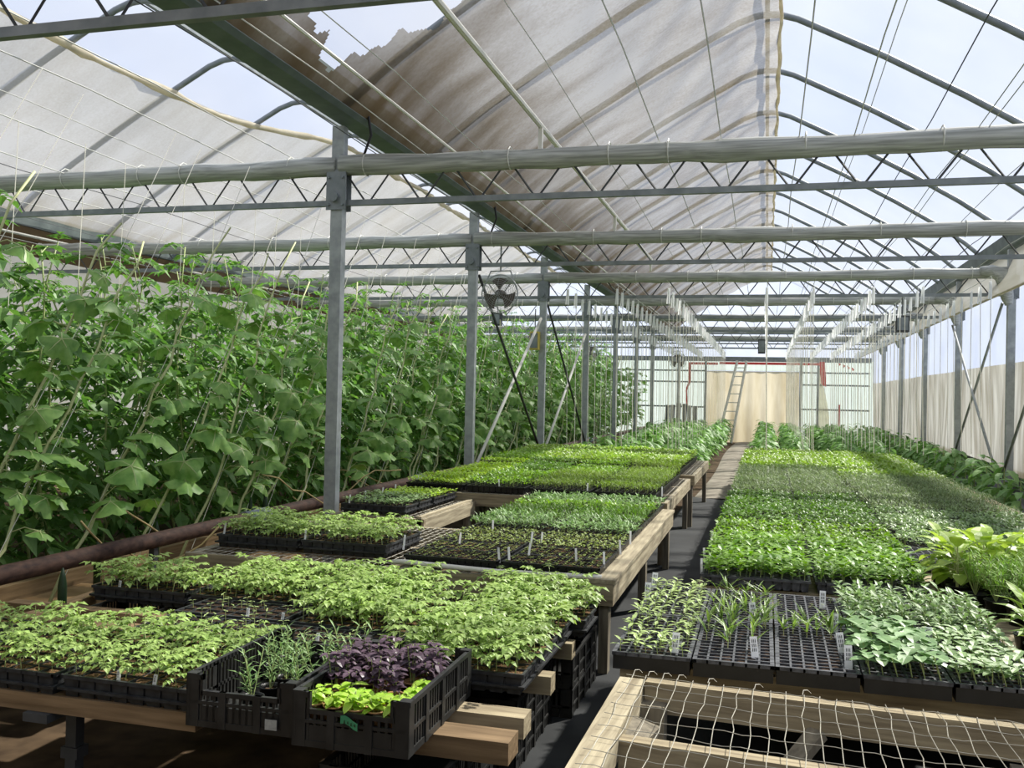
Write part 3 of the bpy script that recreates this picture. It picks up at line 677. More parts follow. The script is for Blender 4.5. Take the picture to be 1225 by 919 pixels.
def seed_tray(loc, label, tr, so, meshes, nx, ny, lx, ly, fill=.93, jitter=.008, rz=0, sc=(.85, 1.2), cap=100, pick=None, group=None):
    o = thing('seedling_tray', label, 'seedling tray', loc, rz, group)
    put('tray', tr, parent=o); put('soil', so, parent=o)
    cells = [(i, j) for j in range(ny) for i in range(nx) if R.random() < fill and (pick is None or pick(i, j))]
    for i, j in cells[:cap]:
        x = -lx + 2 * lx * (i + .5) / nx + R.uniform(-jitter, jitter); y = -ly + 2 * ly * (j + .5) / ny + R.uniform(-jitter, jitter)
        put('seedling', R.choice(meshes), (x, y, -.012), R.uniform(-.5, .5) if meshes in (SQUASH, SAGE, ROUND) else R.uniform(0, 6.28), o, R.uniform(*sc))
    return o
def fol_tray(loc, label, kind, tr=None, rz=0, group=None, sz=1.0):
    o = thing('seedling_tray', label, 'seedling tray', loc, rz, group)
    put('tray', tr or TR_FAR, parent=o); put('soil', SO, parent=o)
    f = put('foliage', R.choice(FOL[kind]), (0, 0, -.012), R.choice((0, PI)), o, (1, 1, sz * R.uniform(.9, 1.12))); f['kind'] = 'stuff'
    return o

# plant tags
def tag_mesh(h, w, lines):
    m = MB(); m.box(-w / 2, w / 2, -.0008, .0008, 0, h)
    for k in range(lines):
        x = -w * .22 + w * .22 * k
        for q in range(3): m.box(x - w * .05, x + w * .05, -.0014, -.0008, h * (.45 + .16 * q), h * (.45 + .16 * q) + h * .12, 1)
    return m.mesh('plant_tag', ['tag', 'print'])
TG_S = tag_mesh(.045, .014, 2); TG_L = tag_mesh(.092, .026, 3); TG_W = tag_mesh(.085, .012, 0)
def ptag(loc, label, me=None, tilt=.12, rz=0.1, group=None):
    tag(put('plant_tag', me or TG_S, loc, rot=(-tilt, R.uniform(-.12, .12), rz)), label, 'plant tag', group)

# ------------------------------------------------------------------ front left platform (A)
ZA = .445
m = MB()
def plank(name, x0, x1, y0, y1, z0, z1, mat, label, cat='board', rz=0, group=None):
    c = ((x0 + x1) / 2, (y0 + y1) / 2, (z0 + z1) / 2); m = MB()
    a, b, d = (x1 - x0) / 2, (y1 - y0) / 2, (z1 - z0) / 2; e = .004
    m.add([(-a, -b + e, -d + e), (-a + e, -b, -d + e), (-a + e, -b + e, -d)], [])
    m = MB(); m.box(-a, a, -b, b, -d, d)
    return tag(put(name, m.mesh(name, [mat]), c, rz), label, cat, group)
plank('wooden_beam', -1.95, -.75, 2.80, 2.90 + .02, .30, .37, 'wood_brown', 'nearest brown wooden beam sticking out from under the front crates', 'beam')
plank('wooden_beam', -1.9, -.76, 3.03, 3.13, .30, .37, 'wood_x', 'second wooden beam sticking out behind the front crates', 'beam')
plank('wooden_beam', -1.9, -.78, 3.52, 3.60, .295, .365, 'wood_x', 'third wooden beam under the tomato seedlings by the aisle', 'beam')
plank('wooden_beam', -1.9, -.80, 4.02, 4.10, .295, .365, 'wood_x', 'rear wooden beam under the tomato seedlings by the aisle', 'beam')
plank('wooden_beam', -3.6, -1.80, 2.72, 2.78, .31, .37, 'wood_brown', 'brown front board under the left tomato seedling trays', 'beam')
plank('wooden_beam', -3.6, -1.80, 3.10, 3.16, .31, .37, 'wood_brown', 'middle board under the left tomato seedling trays', 'beam')
plank('wooden_beam', -3.6, -1.42, 3.80, 3.88, .30, .37, 'wood_brown', 'rear left board under the trays of dark sprouts', 'beam')
plank('wooden_beam', -3.5, -1.92, 4.30, 4.40, .30, .37, 'wood_brown', 'hindmost left board under the tall tomato seedlings', 'beam')
# stacks of empty crates holding the platform up
def crate_mesh(lx, ly, h, dip):
    """open slotted crate; dip = share of the height the short ends drop in the middle"""
    m = MB(); t = .008
    m.box(-lx, lx, -ly, ly, 0, .010)
    def wall(ax, s):
        L = lx if ax == 'x' else ly; fix = (ly if ax == 'x' else lx) * s
        def bx(a0, a1, z0, z1, th=t, off=0):
            f0, f1 = sorted((fix + off * s, fix - th * s))
            if ax == 'x': m.box(a0, a1, f0, f1, z0, z1)
            else: m.box(f0, f1, a0, a1, z0, z1)
        low = ax == 'x'; top = h * (1 - dip) if low else h
        bx(-L, L, 0, h * .12, t, .003); bx(-L, L, h * .44, h * .50, t, .004)
        ct = L * .30
        if low:
            bx(-L, -L + ct, h * .9, h, t, .005); bx(L - ct, L, h * .9, h, t, .005); bx(-L + ct * .8, L - ct * .8, top - h * .09, top, t, .005)
            for sg in (-1, 1): bx(min(sg * (L - ct), sg * (L - ct * .85)), max(sg * (L - ct), sg * (L - ct * .85)), top - h * .09, h, t, .005)
        else: bx(-L, L, h * .91, h, t, .006)
        n = int(2 * L / .022)
        for k in range(n + 1):
            a = -L + 2 * L * k / n; zt = h if (not low or abs(a) > L - ct) else top
            bx(a - .0045, a + .0045, h * .1, zt - .002)
        for a in ([-L * .5, 0, L * .5] if not low else [-L * .33, L * .33]): bx(a - .012, a + .012, 0, h * .95 if not low else top, t, .006)
        if low: bx(-L * .72, L * .72, h * .12, h * .40)      # closed lower panel
    for s in (-1, 1): wall('x', s); wall('y', s)
    for sx in (-1, 1):
        for sy in (-1, 1):
            x0, x1 = sorted((sx * (lx + .004), sx * (lx - .04))); y0, y1 = sorted((sy * (ly + .004), sy * (ly - .008))); m.box(x0, x1, y0, y1, 0, h)
            x0, x1 = sorted((sx * (lx + .004), sx * (lx - .008))); y0, y1 = sorted((sy * (ly + .004), sy * (ly - .04))); m.box(x0, x1, y0, y1, 0, h)
            x0, x1 = sorted((sx * (lx + .004), sx * (lx - .03))); y0, y1 = sorted((sy * (ly + .004), sy * (ly - .03))); m.box(x0, x1, y0, y1, h - .006, h + .002)
    return m.mesh('crate', ['cratemat'])
CR = crate_mesh(.185, .305, .165, .30)
c2 = thing('plastic_crate', 'black slotted crate with green tape holding pots of basil', 'crate', (-1.185, 2.885, .372), .01)
put('shell', CR, parent=c2)
m = MB(); m.grid(4, 1, lambda u, v: (-.025 + .055 * u, -.318 - .001, .085 + .024 * v + .006 * math.sin(5 * u) - .012 * u))
for k in range(4): m.add([(-.014 + .011 * k, -.3205, .088 + .004 * (k % 2) - .003 * k), (-.009 + .011 * k, -.3205, .088 - .003 * k), (-.010 + .011 * k, -.3205, .099 - .003 * k), (-.013 + .011 * k, -.3205, .097 - .003 * k)], [(0, 1, 2, 3)], 1)
tag(put('tape_label', m.mesh('tape_label', ['green_tape', 'stake']), parent=c2), 'green tape with dark handwriting')
c1 = thing('plastic_crate', 'black slotted crate with grey sticker holding narrow-leaved herb pots', 'crate', (-1.585, 2.93, .372), .02)
put('shell', CR, parent=c1)
m = MB(); m.box(.095, .135, -.3195, -.3175, .02, .052)
tag(put('sticker', m.mesh('sticker', ['sticker']), parent=c1), 'small grey printed sticker')
LOWC = crate_mesh(.19, .30, .145, 0)
for k, (x, y, z, l) in enumerate(((-1.08, 3.72, .0, 'empty black crate on the ground under the beams by the aisle'), (-1.08, 3.72, .148, 'upper black crate carrying the third wooden beam by the aisle'),
                                  (-1.12, 2.95, .0, 'black crate on the ground under the front basil crate'), (-1.12, 2.95, .148, 'black crate directly below the front beams'),
                                  (-1.0, 4.38, .0, 'lowest dark crate at the rear of the seedling platform by the aisle'), (-1.0, 4.38, .148, 'upper dark crate at the rear of the seedling platform by the aisle'),
                                  (-3.2, 4.1, .0, 'dark crate under the rear left boards'), (-3.2, 4.1, .149, 'upper dark crate under the rear left boards'))):
    o = thing('plastic_crate', l, 'crate', (x, y, z)); put('shell', LOWC, parent=o)
for x, y, l in ((-2.42, 2.90, 'dark metal leg under the front left tomato boards'), (-3.3, 2.95, 'dark metal leg under the outer end of the left tomato boards'), (-2.5, 3.84, 'dark metal leg under the rear left boards')):
    m = MB(); m.box(-.022, .022, -.022, .022, 0, .30); m.box(-.05, .05, -.20, .26, .278, .308); m.box(-.035, .035, -.03, .03, .09, .13)
    tag(put('platform_leg', m.mesh('platform_leg', ['rod']), (x, y, 0)), l, 'leg')
# tomato trays
def A_tray(x0, y0, label, kind='tom', fill=.93, sc=(.8, 1.15)):
    loc = (x0 + .27, y0 + .14, ZA)
    if kind == 'tom': return seed_tray(loc, label, TR_POT, SO, TOMS, 8, 4, LX, LY, fill, .012, R.uniform(-.02, .02), sc)
    return seed_tray(loc, label, TR_POT, SOD, COTY, 8, 4, LX, LY, fill, .01, R.uniform(-.02, .02), (.7, 1.1))
side3 = ['left', 'middle', 'right']
for k, x in enumerate((-3.46, -2.90, -2.34)):
    A_tray(x, 2.72, f'tomato seedling tray in the front row on the left boards, {side3[k]} one', fill=.78, sc=(.6, .95))
    A_tray(x, 3.02, f'tomato seedling tray in the second row on the left boards, {side3[k]} one', fill=.85, sc=(.65, 1.0))
A_tray(-2.53, 3.34, 'nearly bare black tray of sprouts behind the left tomato trays', 'coty', .65)
A_tray(-1.95, 3.34, 'nearly bare black tray of sprouts behind the narrow-leaved herb crate', 'coty', .6)
A_tray(-2.55, 3.66, 'black tray of thin dark sprouts before the tall rear tomato seedlings', 'coty', .75)
A_tray(-1.97, 3.66, 'tomato seedling tray behind the crates, beside the dark sprouts', fill=.9)
for k, x in enumerate((-3.25, -2.69, -2.13)):
    A_tray(x, 3.98, f'dense tomato seedling tray in the rear row near the pipe, {side3[k]} one')
    A_tray(x + (.35 if k == 0 else 0.04), 4.30, f'dense tomato seedling tray hindmost near the pipe, {side3[k]} one') if k else None
for j, y in enumerate((3.25, 3.54, 3.83, 4.12)):
    A_tray(-1.36 + (.0 if j < 3 else .06), y, f'tomato seedling tray along the aisle edge of the platform, {ordn(j)} from the crates')
    if j > 1: A_tray(-1.36 + (.0 if j < 3 else .06) - .21 if False else -1.93 + (.02 if j == 3 else 0), y if False else y + .14, f'tomato seedling tray inside the aisle-edge trays, {"nearer" if j == 2 else "farther"} one') if j == 2 else None
A_tray(-1.36, 4.42, 'tomato seedling tray tucked against the grey bench front')
for (x, y, l) in ((-2.72, 2.745, 'small grey tag in the front row of left tomato trays, nearest the pipe'), (-2.12, 2.745, 'small grey tag in the front row of left tomato trays, middle one'), (-1.98, 2.745, 'tilted grey tag in the front tomato tray beside the herb crate'),
                  (-2.2, 3.70, 'white tag among the dark sprouts, left one'), (-2.02, 3.68, 'bright white tag among the dark sprouts, right one'), (-1.72, 3.42, 'grey tag in the sprouts behind the herb crate'), (-3.1, 4.0, 'white tag at the corner of rear left tomato tray'), (-1.28, 3.27, 'striped tag in tomato tray right behind the basil crate')):
    ptag((x, y, ZA - .015), l)

# basil pots in crate 2
def pot_mesh(r, h, mat):
    m = MB(); n = 14
    prof = [(r * .72, 0), (r, h), (r * 1.06, h), (r * 1.06, h + .004), (r * .92, h + .004), (r * .88, h - .01)]
    for a, (rr, z) in enumerate(prof): m.v += [(rr * math.cos(2 * PI * k / n), rr * math.sin(2 * PI * k / n), z) for k in range(n)]
    for a in range(len(prof) - 1):
        for k in range(n): m.f.append((a * n + k, a * n + (k + 1) % n, (a + 1) * n + (k + 1) % n, (a + 1) * n + k)); m.m.append(0)
    m.f.append(tuple(reversed(range(n)))); m.m.append(0)
    return m.mesh('pot', [mat], True)
def pot_soil(r, h):
    m = MB(); m.v.append((0, 0, h - .008)); n = 12
    m.v += [(r * .9 * math.cos(2 * PI * k / n), r * .9 * math.sin(2 * PI * k / n), h - .011) for k in range(n)]
    for k in range(n): m.f.append((0, 1 + k, 1 + (k + 1) % n)); m.m.append(0)
    return m.mesh('soil', ['soil'])
POT, PSOIL = pot_mesh(.032, .105, 'pot'), pot_soil(.030, .105)
POTK = pot_mesh(.036, .07, 'blackplastic')
def basil(seed, mat, h, n, L, W):
    r = random.Random(seed); m = MB()
    for s in range(3):
        lx, ly = r.uniform(-.02, .02), r.uniform(-.02, .02)
        m.tube([(lx * .3, ly * .3, 0), (lx, ly, h * .9)], .0018, 4, 0)
        a = r.uniform(0, 6)
        for k in range(n):
            t = .3 + .7 * (k // 2) / (n / 2); a += PI if k % 2 else 1.7
            m.leaf((lx * t, ly * t, h * t), dirv(a, r.uniform(-.1, .6)), UP, L * r.uniform(.7, 1.1), W * r.uniform(.8, 1.1), .45, .12, OVAL, 1)
    return m.mesh('foliage', ['stem', mat])
BP = [basil(500 + i, 'l_purple', h_, 10, .040, .024) for i, h_ in enumerate((.085, .11, .13))]
BG = [basil(510 + i, 'l_basil', .055, 6, .042, .028) for i in range(3)]
NAR = []
for i in range(3):
    r = random.Random(520 + i); m = MB()
    for s in range(4):
        a0 = r.uniform(0, 6.3); tip = dirv(a0, r.uniform(.9, 1.4)) * r.uniform(.08, .16)
        m.tube([(0, 0, 0), tip * .5, tip], .0016, 4, 0); a = 0
        for k in range(14):
            t = .2 + .8 * k / 13; a += 2.4
            m.leaf(tip * t, dirv(a, r.uniform(.3, .9)), UP, .042 * r.uniform(.7, 1.1), .007, .2, .1, ((0, .3), (.5, 1), (1, 0)), 1)
    NAR.append(m.mesh('foliage', ['stem', 'l_narrow']))
rows = ['front', 'second', 'third', 'fourth', 'fifth', 'sixth', 'seventh', 'eighth']
colw = ['leftmost', 'second', 'third', 'fourth', 'rightmost']
for j in range(8):
    for i in range(5):
        x = -1.185 - .14 + .07 * i + R.uniform(-.004, .004); y = 2.885 - .262 + .0745 * j + R.uniform(-.004, .004)
        green = j < 2 or (j in (2, 3) and i == 4)
        if j == 7 or (j == 6 and i in (0, 4)) or (j > 2 and (i * 3 + j * 5) % 7 == 3): continue
        o = thing('potted_basil', f'{"lime green" if green else "purple"} basil pot in the black crate, {rows[j]} row, {colw[i]} pot', 'potted herb', (x, y, .383), R.uniform(0, 6), 'basil pots in the front crate')
        put('pot', POT, parent=o); put('soil', PSOIL, parent=o)
        put('foliage', R.choice(BG if green else BP), (0, 0, .094), R.uniform(0, 6), o, R.uniform(.9, 1.2))
for j in range(5):
    for i in range(3):
        if (j, i) in ((0, 0), (0, 2), (1, 0), (2, 0), (4, 1)): continue
        x = -1.585 - .11 + .11 * i; y = 2.93 - .22 + .11 * j
        o = thing('potted_herb', f'narrow-leaved herb pot in the stickered crate, {rows[j]} row, {side3[i]} pot', 'potted herb', (x, y, .383), R.uniform(0, 6), 'narrow-leaved herb pots in the crate')
        put('pot', POTK, parent=o); put('soil', PSOIL, (0, 0, -.036), parent=o, sc=(1.12, 1.12, 1))
        put('foliage', R.choice(NAR), (0, 0, .06), R.uniform(0, 6), o, R.uniform(.85, 1.2))

# ------------------------------------------------------------------ benches
def bench(name, label, x0, x1, y0, y1, z, loc_mat='wood', legs=((0, 0), (0, 1), (1, 0), (1, 1)), wires=True, cross=2, skirt=.11):
    """timber frame with wire-mesh top; each rail and leg its own mesh"""
    o = thing(name, label, 'bench', (x0, y0, 0)); W, Lh = x1 - x0, y1 - y0
    def p(nm, a, b, w, h, mat):
        a = Vector(a); b = Vector(b); c = (a + b) / 2; m = MB(); m.bar(a - c, b - c, w, h); put(nm, m.mesh(nm, [mat]), c, parent=o)
    p('front_rail', (0, .02, z - skirt / 2), (W, .02, z - skirt / 2), .04, skirt, 'wood_x'); p('back_rail', (0, Lh - .02, z - skirt / 2), (W, Lh - .02, z - skirt / 2), .04, skirt, 'wood_x')
    p('side_rail', (.02, .04, z - skirt / 2), (.02, Lh - .04, z - skirt / 2), .04, skirt, 'wood'); p('side_rail', (W - .02, .04, z - skirt / 2), (W - .02, Lh - .04, z - skirt / 2), .04, skirt, 'wood')
    for k in range(cross):
        y = Lh * (k + 1) / (cross + 1); p('cross_rail', (.04, y, z - .06), (W - .04, y, z - .06), .04, .09, 'wood_x')
    for (i, j) in legs: p('leg', (.05 + (W - .1) * i, .06 + (Lh - .12) * j, 0), (.05 + (W - .1) * i, .06 + (Lh - .12) * j, z - .005), .08, .05, 'wood_grey')
    if wires:
        m = MB()
        for k in range(int(W / .05) + 1): m.tube([(.01 + .05 * k, 0, z + .003), (.01 + .05 * k, Lh, z + .003)], .0016, 3)
        for k in range(int(Lh / .1) + 1): m.tube([(0, .01 + .1 * k, z + .005), (W, .01 + .1 * k, z + .005)], .0016, 3)
        put('wire_mesh', m.mesh('wire_mesh', ['meshwire']), parent=o)
    return o
bB = bench('plant_bench', 'grey timber bench with wire top carrying plug trays along the aisle', -1.92, -.74, 4.76, 7.95, .485, legs=((0, 0), (1, 0), (0, .5), (1, .5), (0, 1), (1, 1)))
m = MB(); m.box(-.02, .14, 0, 3.19, 0, .022); put('top_board', m.mesh('top_board', ['wood']), (1.18 - .13, 0, .487), parent=bB)
bC = bench('plant_bench', 'small timber bench beside the pipe carrying dark pots of tomatoes', -3.25, -1.96, 4.76, 6.3, .485, cross=1)
bD = bench('plant_bench', 'narrow timber bench by the second post carrying small trays', -3.28, -2.50, 6.7, 8.0, .48, cross=1)
bE = bench('plant_bench', 'higher timber bench beyond the plug trays carrying leafy green trays', -3.28, -.80, 8.02, 10.55, .55, cross=2)
bF = bench('plant_bench', 'farthest timber bench along the left of the aisle, before the tall peppers', -3.28, -.76, 10.6, 13.2, .585, cross=2)
plank('loose_board', -2.56, -2.52, 6.7, 8.0, .40, .50, 'wood', 'pale plank edge on the narrow bench beside empty wire top')
m = MB(); m.tube([(-.62, .03, 0), (-.55, 0, .012), (-.3, -.012, .006), (0, -.02, .0), (.3, -.015, .004), (.55, .02, .002)], .014, 8)
tag(put('pale_hose', m.mesh('pale_hose', ['white_pipe'], True), (-1.36, 4.80, .506)), 'pale hose lying along the front rail of the grey plug tray bench', 'hose')
# trays on C
for j in range(2):
    for i in range(2):
        seed_tray((-3.22 + .28 + .56 * i + .03, 4.97 + .14 + .30 * j, .570), f'deep black tray of spiky tomato seedlings on the pipe-side bench, {"front" if j == 0 else "rear"} {"left" if i == 0 else "right"}', TR_POT, SO, TOMS, 8, 4, LX, LY, .9, .012, 0, (.7, 1.0))
for x, l in ((-3.14, 'white tag at the left corner of the pipe-side tomato trays'), (-2.60, 'white tag between the two pipe-side tomato trays'), (-1.98, 'white tag at right corner of the pipe-side tomato trays')): ptag((x, 4.985, .55), l, TG_W)
# trays on D
for j, y in enumerate((6.75, 7.06, 7.40, 7.70)):
    k = ['light', 'light', 'lime', 'lime'][j]
    fol_tray((-2.94, y + .14, .565), f'small {"olive green" if j < 2 else "lime"} seedling tray on the narrow bench, {ordn(j)} from the front', k, TR_POT, sz=.75)
    ptag((-3.16, y + .03, .545), f'white tag in the {ordn(j)} tray of the narrow bench', TG_W)
# trays on B: sprouts in front, then herbs
kinds = ['sprout', 'sprout', 'tiny', 'tiny', 'spike', 'spike', 'fine2', 'fine2', 'herb', 'spike', 'spike']
desc = {'sprout': 'brown plug tray dotted with tiny sprouts', 'tiny': 'plug tray of low young sprouts', 'spike': 'tray of slender pointed seedlings', 'fine2': 'tray of grassy fine seedlings', 'herb': 'tray of fresh green herb seedlings'}
FOL['fine2'] = [tray_foliage(490 + i, 'l_herb_dark', TX, TY, 800, .075, .04, .007, (.5, 1.4)) for i in range(2)]
for j, k in enumerate(kinds):
    for i in range(2):
        loc = (-1.645 + .56 * i, 4.96 + .288 * j, .553); lb = f'{desc[k]}, {ordn(j)} row of the grey aisle bench, {"left" if i == 0 else "right"} tray'
        if k == 'sprout': seed_tray(loc, lb, TR_SPR, SODRY, SPROUT, 12, 6, LX, LY, .92, .005, R.uniform(-.02, .02), (.8, 1.3))
        else: fol_tray(loc, lb, k, TR_FAR, sz=.9)
for x, y, l in ((-1.75, 5.3, 'tall white stake tag at the left edge of the sprout trays'), (-1.38, 4.88, 'white tag at the joint of the two front sprout trays'), (-1.33, 4.90, 'second white tag at the joint of the two front sprout trays'), (-1.27, 5.08, 'white tag in the front right sprout tray near its left edge'),
                (-.98, 5.0, 'leaning white tag inside the front right sprout tray'), (-.82, 4.95, 'white tag at the right rim of the sprout trays, front one'), (-.80, 5.4, 'white tag at the right rim of the sprout trays, middle one'), (-.80, 5.8, 'tall white tag at the right rim of the bench farther back'),
                (-1.36, 5.5, 'pair-mate white tag in the middle of the bench, left'), (-1.30, 5.52, 'pair-mate white tag in the middle of the bench, right'), (-1.72, 5.9, 'leaning white tag by the loose wires')):
    ptag((x, y, .535), l, TG_W, R.uniform(-.2, .2))
# trays on E and F
desc2 = {'fine': 'feathery yellow-green seedling tray', 'herb': 'fresh green leafy tray', 'lime': 'lime green seedling tray', 'bright': 'bright yellow-green leafy tray', 'dark': 'deep green seedling tray'}
for j in range(17):
    for i in range(4):
        y = 8.2 + .29 * j; z = .618 if y < 10.5 else .653
        if j < 5: k = ['lime', 'herb', 'fine', 'fine'][i]
        elif j < 9: k = ['lime', 'dark', 'herb', 'fine'][i]
        else: k = ['herb', 'bright', 'bright', 'bright'][i]
        if j >= 14 and i == 0: k = 'bright'
        fol_tray((-2.92 + .585 * i, y, z), f'{desc2[k]} on the far left benches, row {ORD[j]} from front, {["leftmost", "second", "third", "aisle-side"][i]} tray', k, TR_FAR)
for x, l in ((-1.5, 'white tag at the front edge of the feathery trays'), (-.85, 'white tag at the aisle end of the feathery trays'), (-2.3, 'white tag in the lime trays near the second post')): ptag((x, 8.08, .60), l, TG_W)

# ------------------------------------------------------------------ right bench R
bQ = bench('plant_bench', 'front section of the right bench under the grey plug trays', -.50, 2.25, 3.42, 4.86, .478, cross=1, wires=False)
m = MB()
for k in range(3): m.box(.02, 2.73, .03 + .47 * k, .03 + .47 * k + .44, .479, .486)
put('top_boards', m.mesh('top_boards', ['wood_x']), parent=bQ)
bR = bench('plant_bench', 'long rear section of the right bench under the green herb trays', -.33, 2.25, 4.90, 16.2, .478, cross=6, legs=((0, 0), (1, 0), (0, .25), (1, .25), (0, .5), (1, .5), (0, .75), (0, 1), (1, 1)), wires=False)
m = MB()
for k in range(22): m.box(.02, 2.56, .02 + .51 * k, .02 + .51 * k + .48, .479, .486)
put('top_boards', m.mesh('top_boards', ['wood_x']), parent=bR)
ZR = .549
cx5 = [-.375 + .279 * k for k in range(5)]
def L_tray(i, j, label, meshes, fill, pick=None, sc=(.85, 1.2), nx=6, ny=14):
    return seed_tray((cx5[i], 3.60 + .625 * j, ZR), label, TR_LONG, SOL, meshes, nx, ny, LXL, LYL, fill, .006, R.uniform(-.005, .005), sc, 100, pick)
L_tray(0, 0, 'plug tray of small pale seedlings at the aisle corner of the right bench', PLUGS, .66, None, (.9, 1.35))
L_tray(0, 1, 'plug tray of small pale seedlings behind the aisle corner tray', PLUGS, .66, None, (.9, 1.35))
L_tray(1, 0, 'grey plug tray with sparse blade seedlings and tag, second from the aisle', ONIONS, .85, lambda i, j: j in (4, 6, 8, 10, 12, 13) and (i + j) % 2 == 0 or j >= 12)
L_tray(1, 1, 'grey plug tray of thin blade seedlings behind the sparse second tray', ONIONS, .8, lambda i, j: (i + j) % 2 == 0, (.7, 1.0))
L_tray(2, 0, 'mostly empty grey plug tray with blade seedlings at its rear, third from the aisle', ONIONS, .95, lambda i, j: j >= 10 and (i + j) % 2 == 0 or j == 13)
L_tray(2, 1, 'almost bare dark plug tray behind the third tray from the aisle', COTY, .10, None, (.4, .6))
L_tray(3, 0, 'tray of large round-leaved leaning seedlings, fourth from the aisle in front', SQUASH, .95, None, (.8, 1.15), 6, 10)
L_tray(3, 1, 'tray of pointed greyish-green seedlings behind the large round-leaved tray', SAGE, .97, None, (.85, 1.15), 6, 12)
L_tray(4, 0, 'tray of small round-leaved seedlings at the front beside yellow-green plants', ROUND, .97, None, (.85, 1.15), 6, 12)
L_tray(4, 1, 'tray of pointed greyish seedlings before the large soft yellow-green leaves', SAGE, .97, None, (.8, 1.1), 6, 12)
for x, y, l, me in ((-.30, 3.34, 'white printed tag at the front of the aisle corner plug tray', TG_L), (-.02, 3.38, 'long white printed tag at front of the second plug tray', TG_L), (-.03, 3.95, 'white printed tag at rear right of the second plug tray', TG_L),
                    (.285, 3.37, 'white printed tag at the front corner of the mostly empty tray', TG_L), (.28, 3.55, 'white printed tag midway along the mostly empty tray', TG_L), (.27, 3.86, 'white printed tag at the rear of the mostly empty tray', TG_L), (.25, 4.3, 'white printed tag in the almost bare dark tray', TG_L),
                    (.36, 3.50, 'pale tag among the large round leaves, front one', TG_S), (.36, 3.86, 'pale tag among the large round leaves, rear one', TG_S), (.6, 3.75, 'dusty tag between the round-leaved and small-leaved trays', TG_L),
                    (-.50, 4.20, 'white printed tag on the aisle rim of the rear pale seedling tray, near one', TG_L), (-.50, 4.45, 'white printed tag on the aisle rim of the rear pale seedling tray, far one', TG_L)):
    ptag((x, y, ZR - .02), l, me, .25, .15)
# right bench second block
XC = [-.04, .52, 1.10, 1.66]
coln = ['aisle', 'second', 'third', 'wall']
descR = {'seed': 'tray of separate glossy green seedlings', 'herb': 'fresh green herb tray', 'dark': 'deep green herb tray', 'grey': 'grey-green feathery tray', 'bright': 'bright green leafy tray', 'light': 'pale green leafy tray', 'bare': 'bare grey plug tray'}
nrow = 39
for j in range(nrow):
    y = 5.03 + .287 * j
    for i in range(4):
        if i < 2: k = 'seed' if j < 4 else 'herb' if j < 7 else 'dark' if j < 14 else 'grey' if j < 25 else 'bright'
        else:
            if j < 3: continue
            k = 'bare' if j < 5 and i == 2 else 'light' if j < 11 else 'grey' if j < 22 else 'bright'
            if j < 5 and i == 3: k = 'light'
        lb = f'{descR[k]}, right bench, {coln[i]} column, {ordn(j)} row from the front'
        loc = (XC[i], y, ZR)
        if k == 'seed': seed_tray(loc, lb, TR_PLUG, SOD, BASILS, 10, 5, LX, LY, .96, .010, R.uniform(-.01, .01), (1.05, 1.5))
        elif k == 'bare':
            o = thing('seedling_tray', lb, 'seedling tray', loc); put('tray', TR_PLUG, parent=o); put('soil', SOD, parent=o)
        else: fol_tray(loc, lb, k, TR_FAR)
for x, y, l in ((-.31, 4.95, 'white tag at the near aisle corner of the glossy seedling trays'), (-.315, 5.3, 'white tag on the aisle rim of the glossy seedling trays, second one'), (-.32, 6.0, 'leaning white tag on the aisle rim of the glossy seedling trays')): ptag((x, y, ZR - .01), l, TG_W, -.2)
# large soft-leaved plants, dill, bright corner plant
def rosette(seed, mat, n, L, W, h, el, prof=OVAL, curl=.5):
    r = random.Random(seed); m = MB(); a = r.uniform(0, 6)
    m.tube([(0, 0, 0), (0, 0, h)], .006, 5, 0)
    for k in range(n):
        a += 2.4; t = k / n; b = Vector((0, 0, h * (.3 + .7 * t))); d = dirv(a, el[0] + (el[1] - el[0]) * t)
        tip = b + d * L * .35; m.tube([b, tip], .003, 4, 0)
        m.leaf(tip, d - UP * .15, UP, L * r.uniform(.7, 1.1), W * r.uniform(.8, 1.1), curl, .12, prof, 1)
    return m.mesh('foliage', ['vine', mat])
LET = [rosette(600 + i, 'l_lettuce', 16, .105, .068, .15, (.05, 1.2)) for i in range(4)]
BRI = [rosette(610 + i, 'l_bright', 14, .12, .05, .11, (.5, 1.35), None or ((0, .1), (.3, .9), (.6, .9), (1, 0))) for i in range(2)]
def dill(seed):
    r = random.Random(seed); m = MB()
    for s in range(12):
        tip = dirv(r.uniform(0, 6.3), r.uniform(.9, 1.5)) * r.uniform(.14, .24); m.tube([(0, 0, 0), tip], .0018, 3, 0)
        for k in range(34):
            t = .3 + .75 * r.random(); d = dirv(r.uniform(0, 6.3), r.uniform(-.2, 1.2))
            m.leaf(tip * t, d, UP, r.uniform(.03, .065), .0036, .15, 0, SIMPLE, 1)
    return m.mesh('foliage', ['stem', 'l_dill'])
DILL = [dill(620 + i) for i in range(3)]
POTG = pot_mesh(.05, .075, 'blackplastic')
def potplant(name, label, loc, mesh, sc, group):
    o = thing(name, label, 'potted plant', loc, R.uniform(0, 6), group)
    put('pot', POTG, parent=o); put('soil', PSOIL, (0, 0, -.03), parent=o, sc=(1.55, 1.55, 1)); put('foliage', mesh, (0, 0, .066), 0, o, sc)
for j in range(5):
    for i in range(7):
        potplant('leafy_potted_plant', f'soft yellow-green broad-leaved potted plant, {rows[j]} row, {ORD[i]} from the aisle', (.92 + .13 * i + R.uniform(-.01, .01), 4.98 + .13 * j, .487), R.choice(LET), R.uniform(.85, 1.15), 'broad-leaved potted plants on the right bench')
for j in range(4):
    for i in range(6):
        potplant('potted_dill', f'feathery potted dill in front of the broad-leaved plants, {rows[j]} row, {ORD[i]} from the aisle', (.96 + .12 * i + (0.06 * (3 - j)), 4.42 + .13 * j, .487), R.choice(DILL), R.uniform(.85, 1.1), 'potted dill on the right bench')
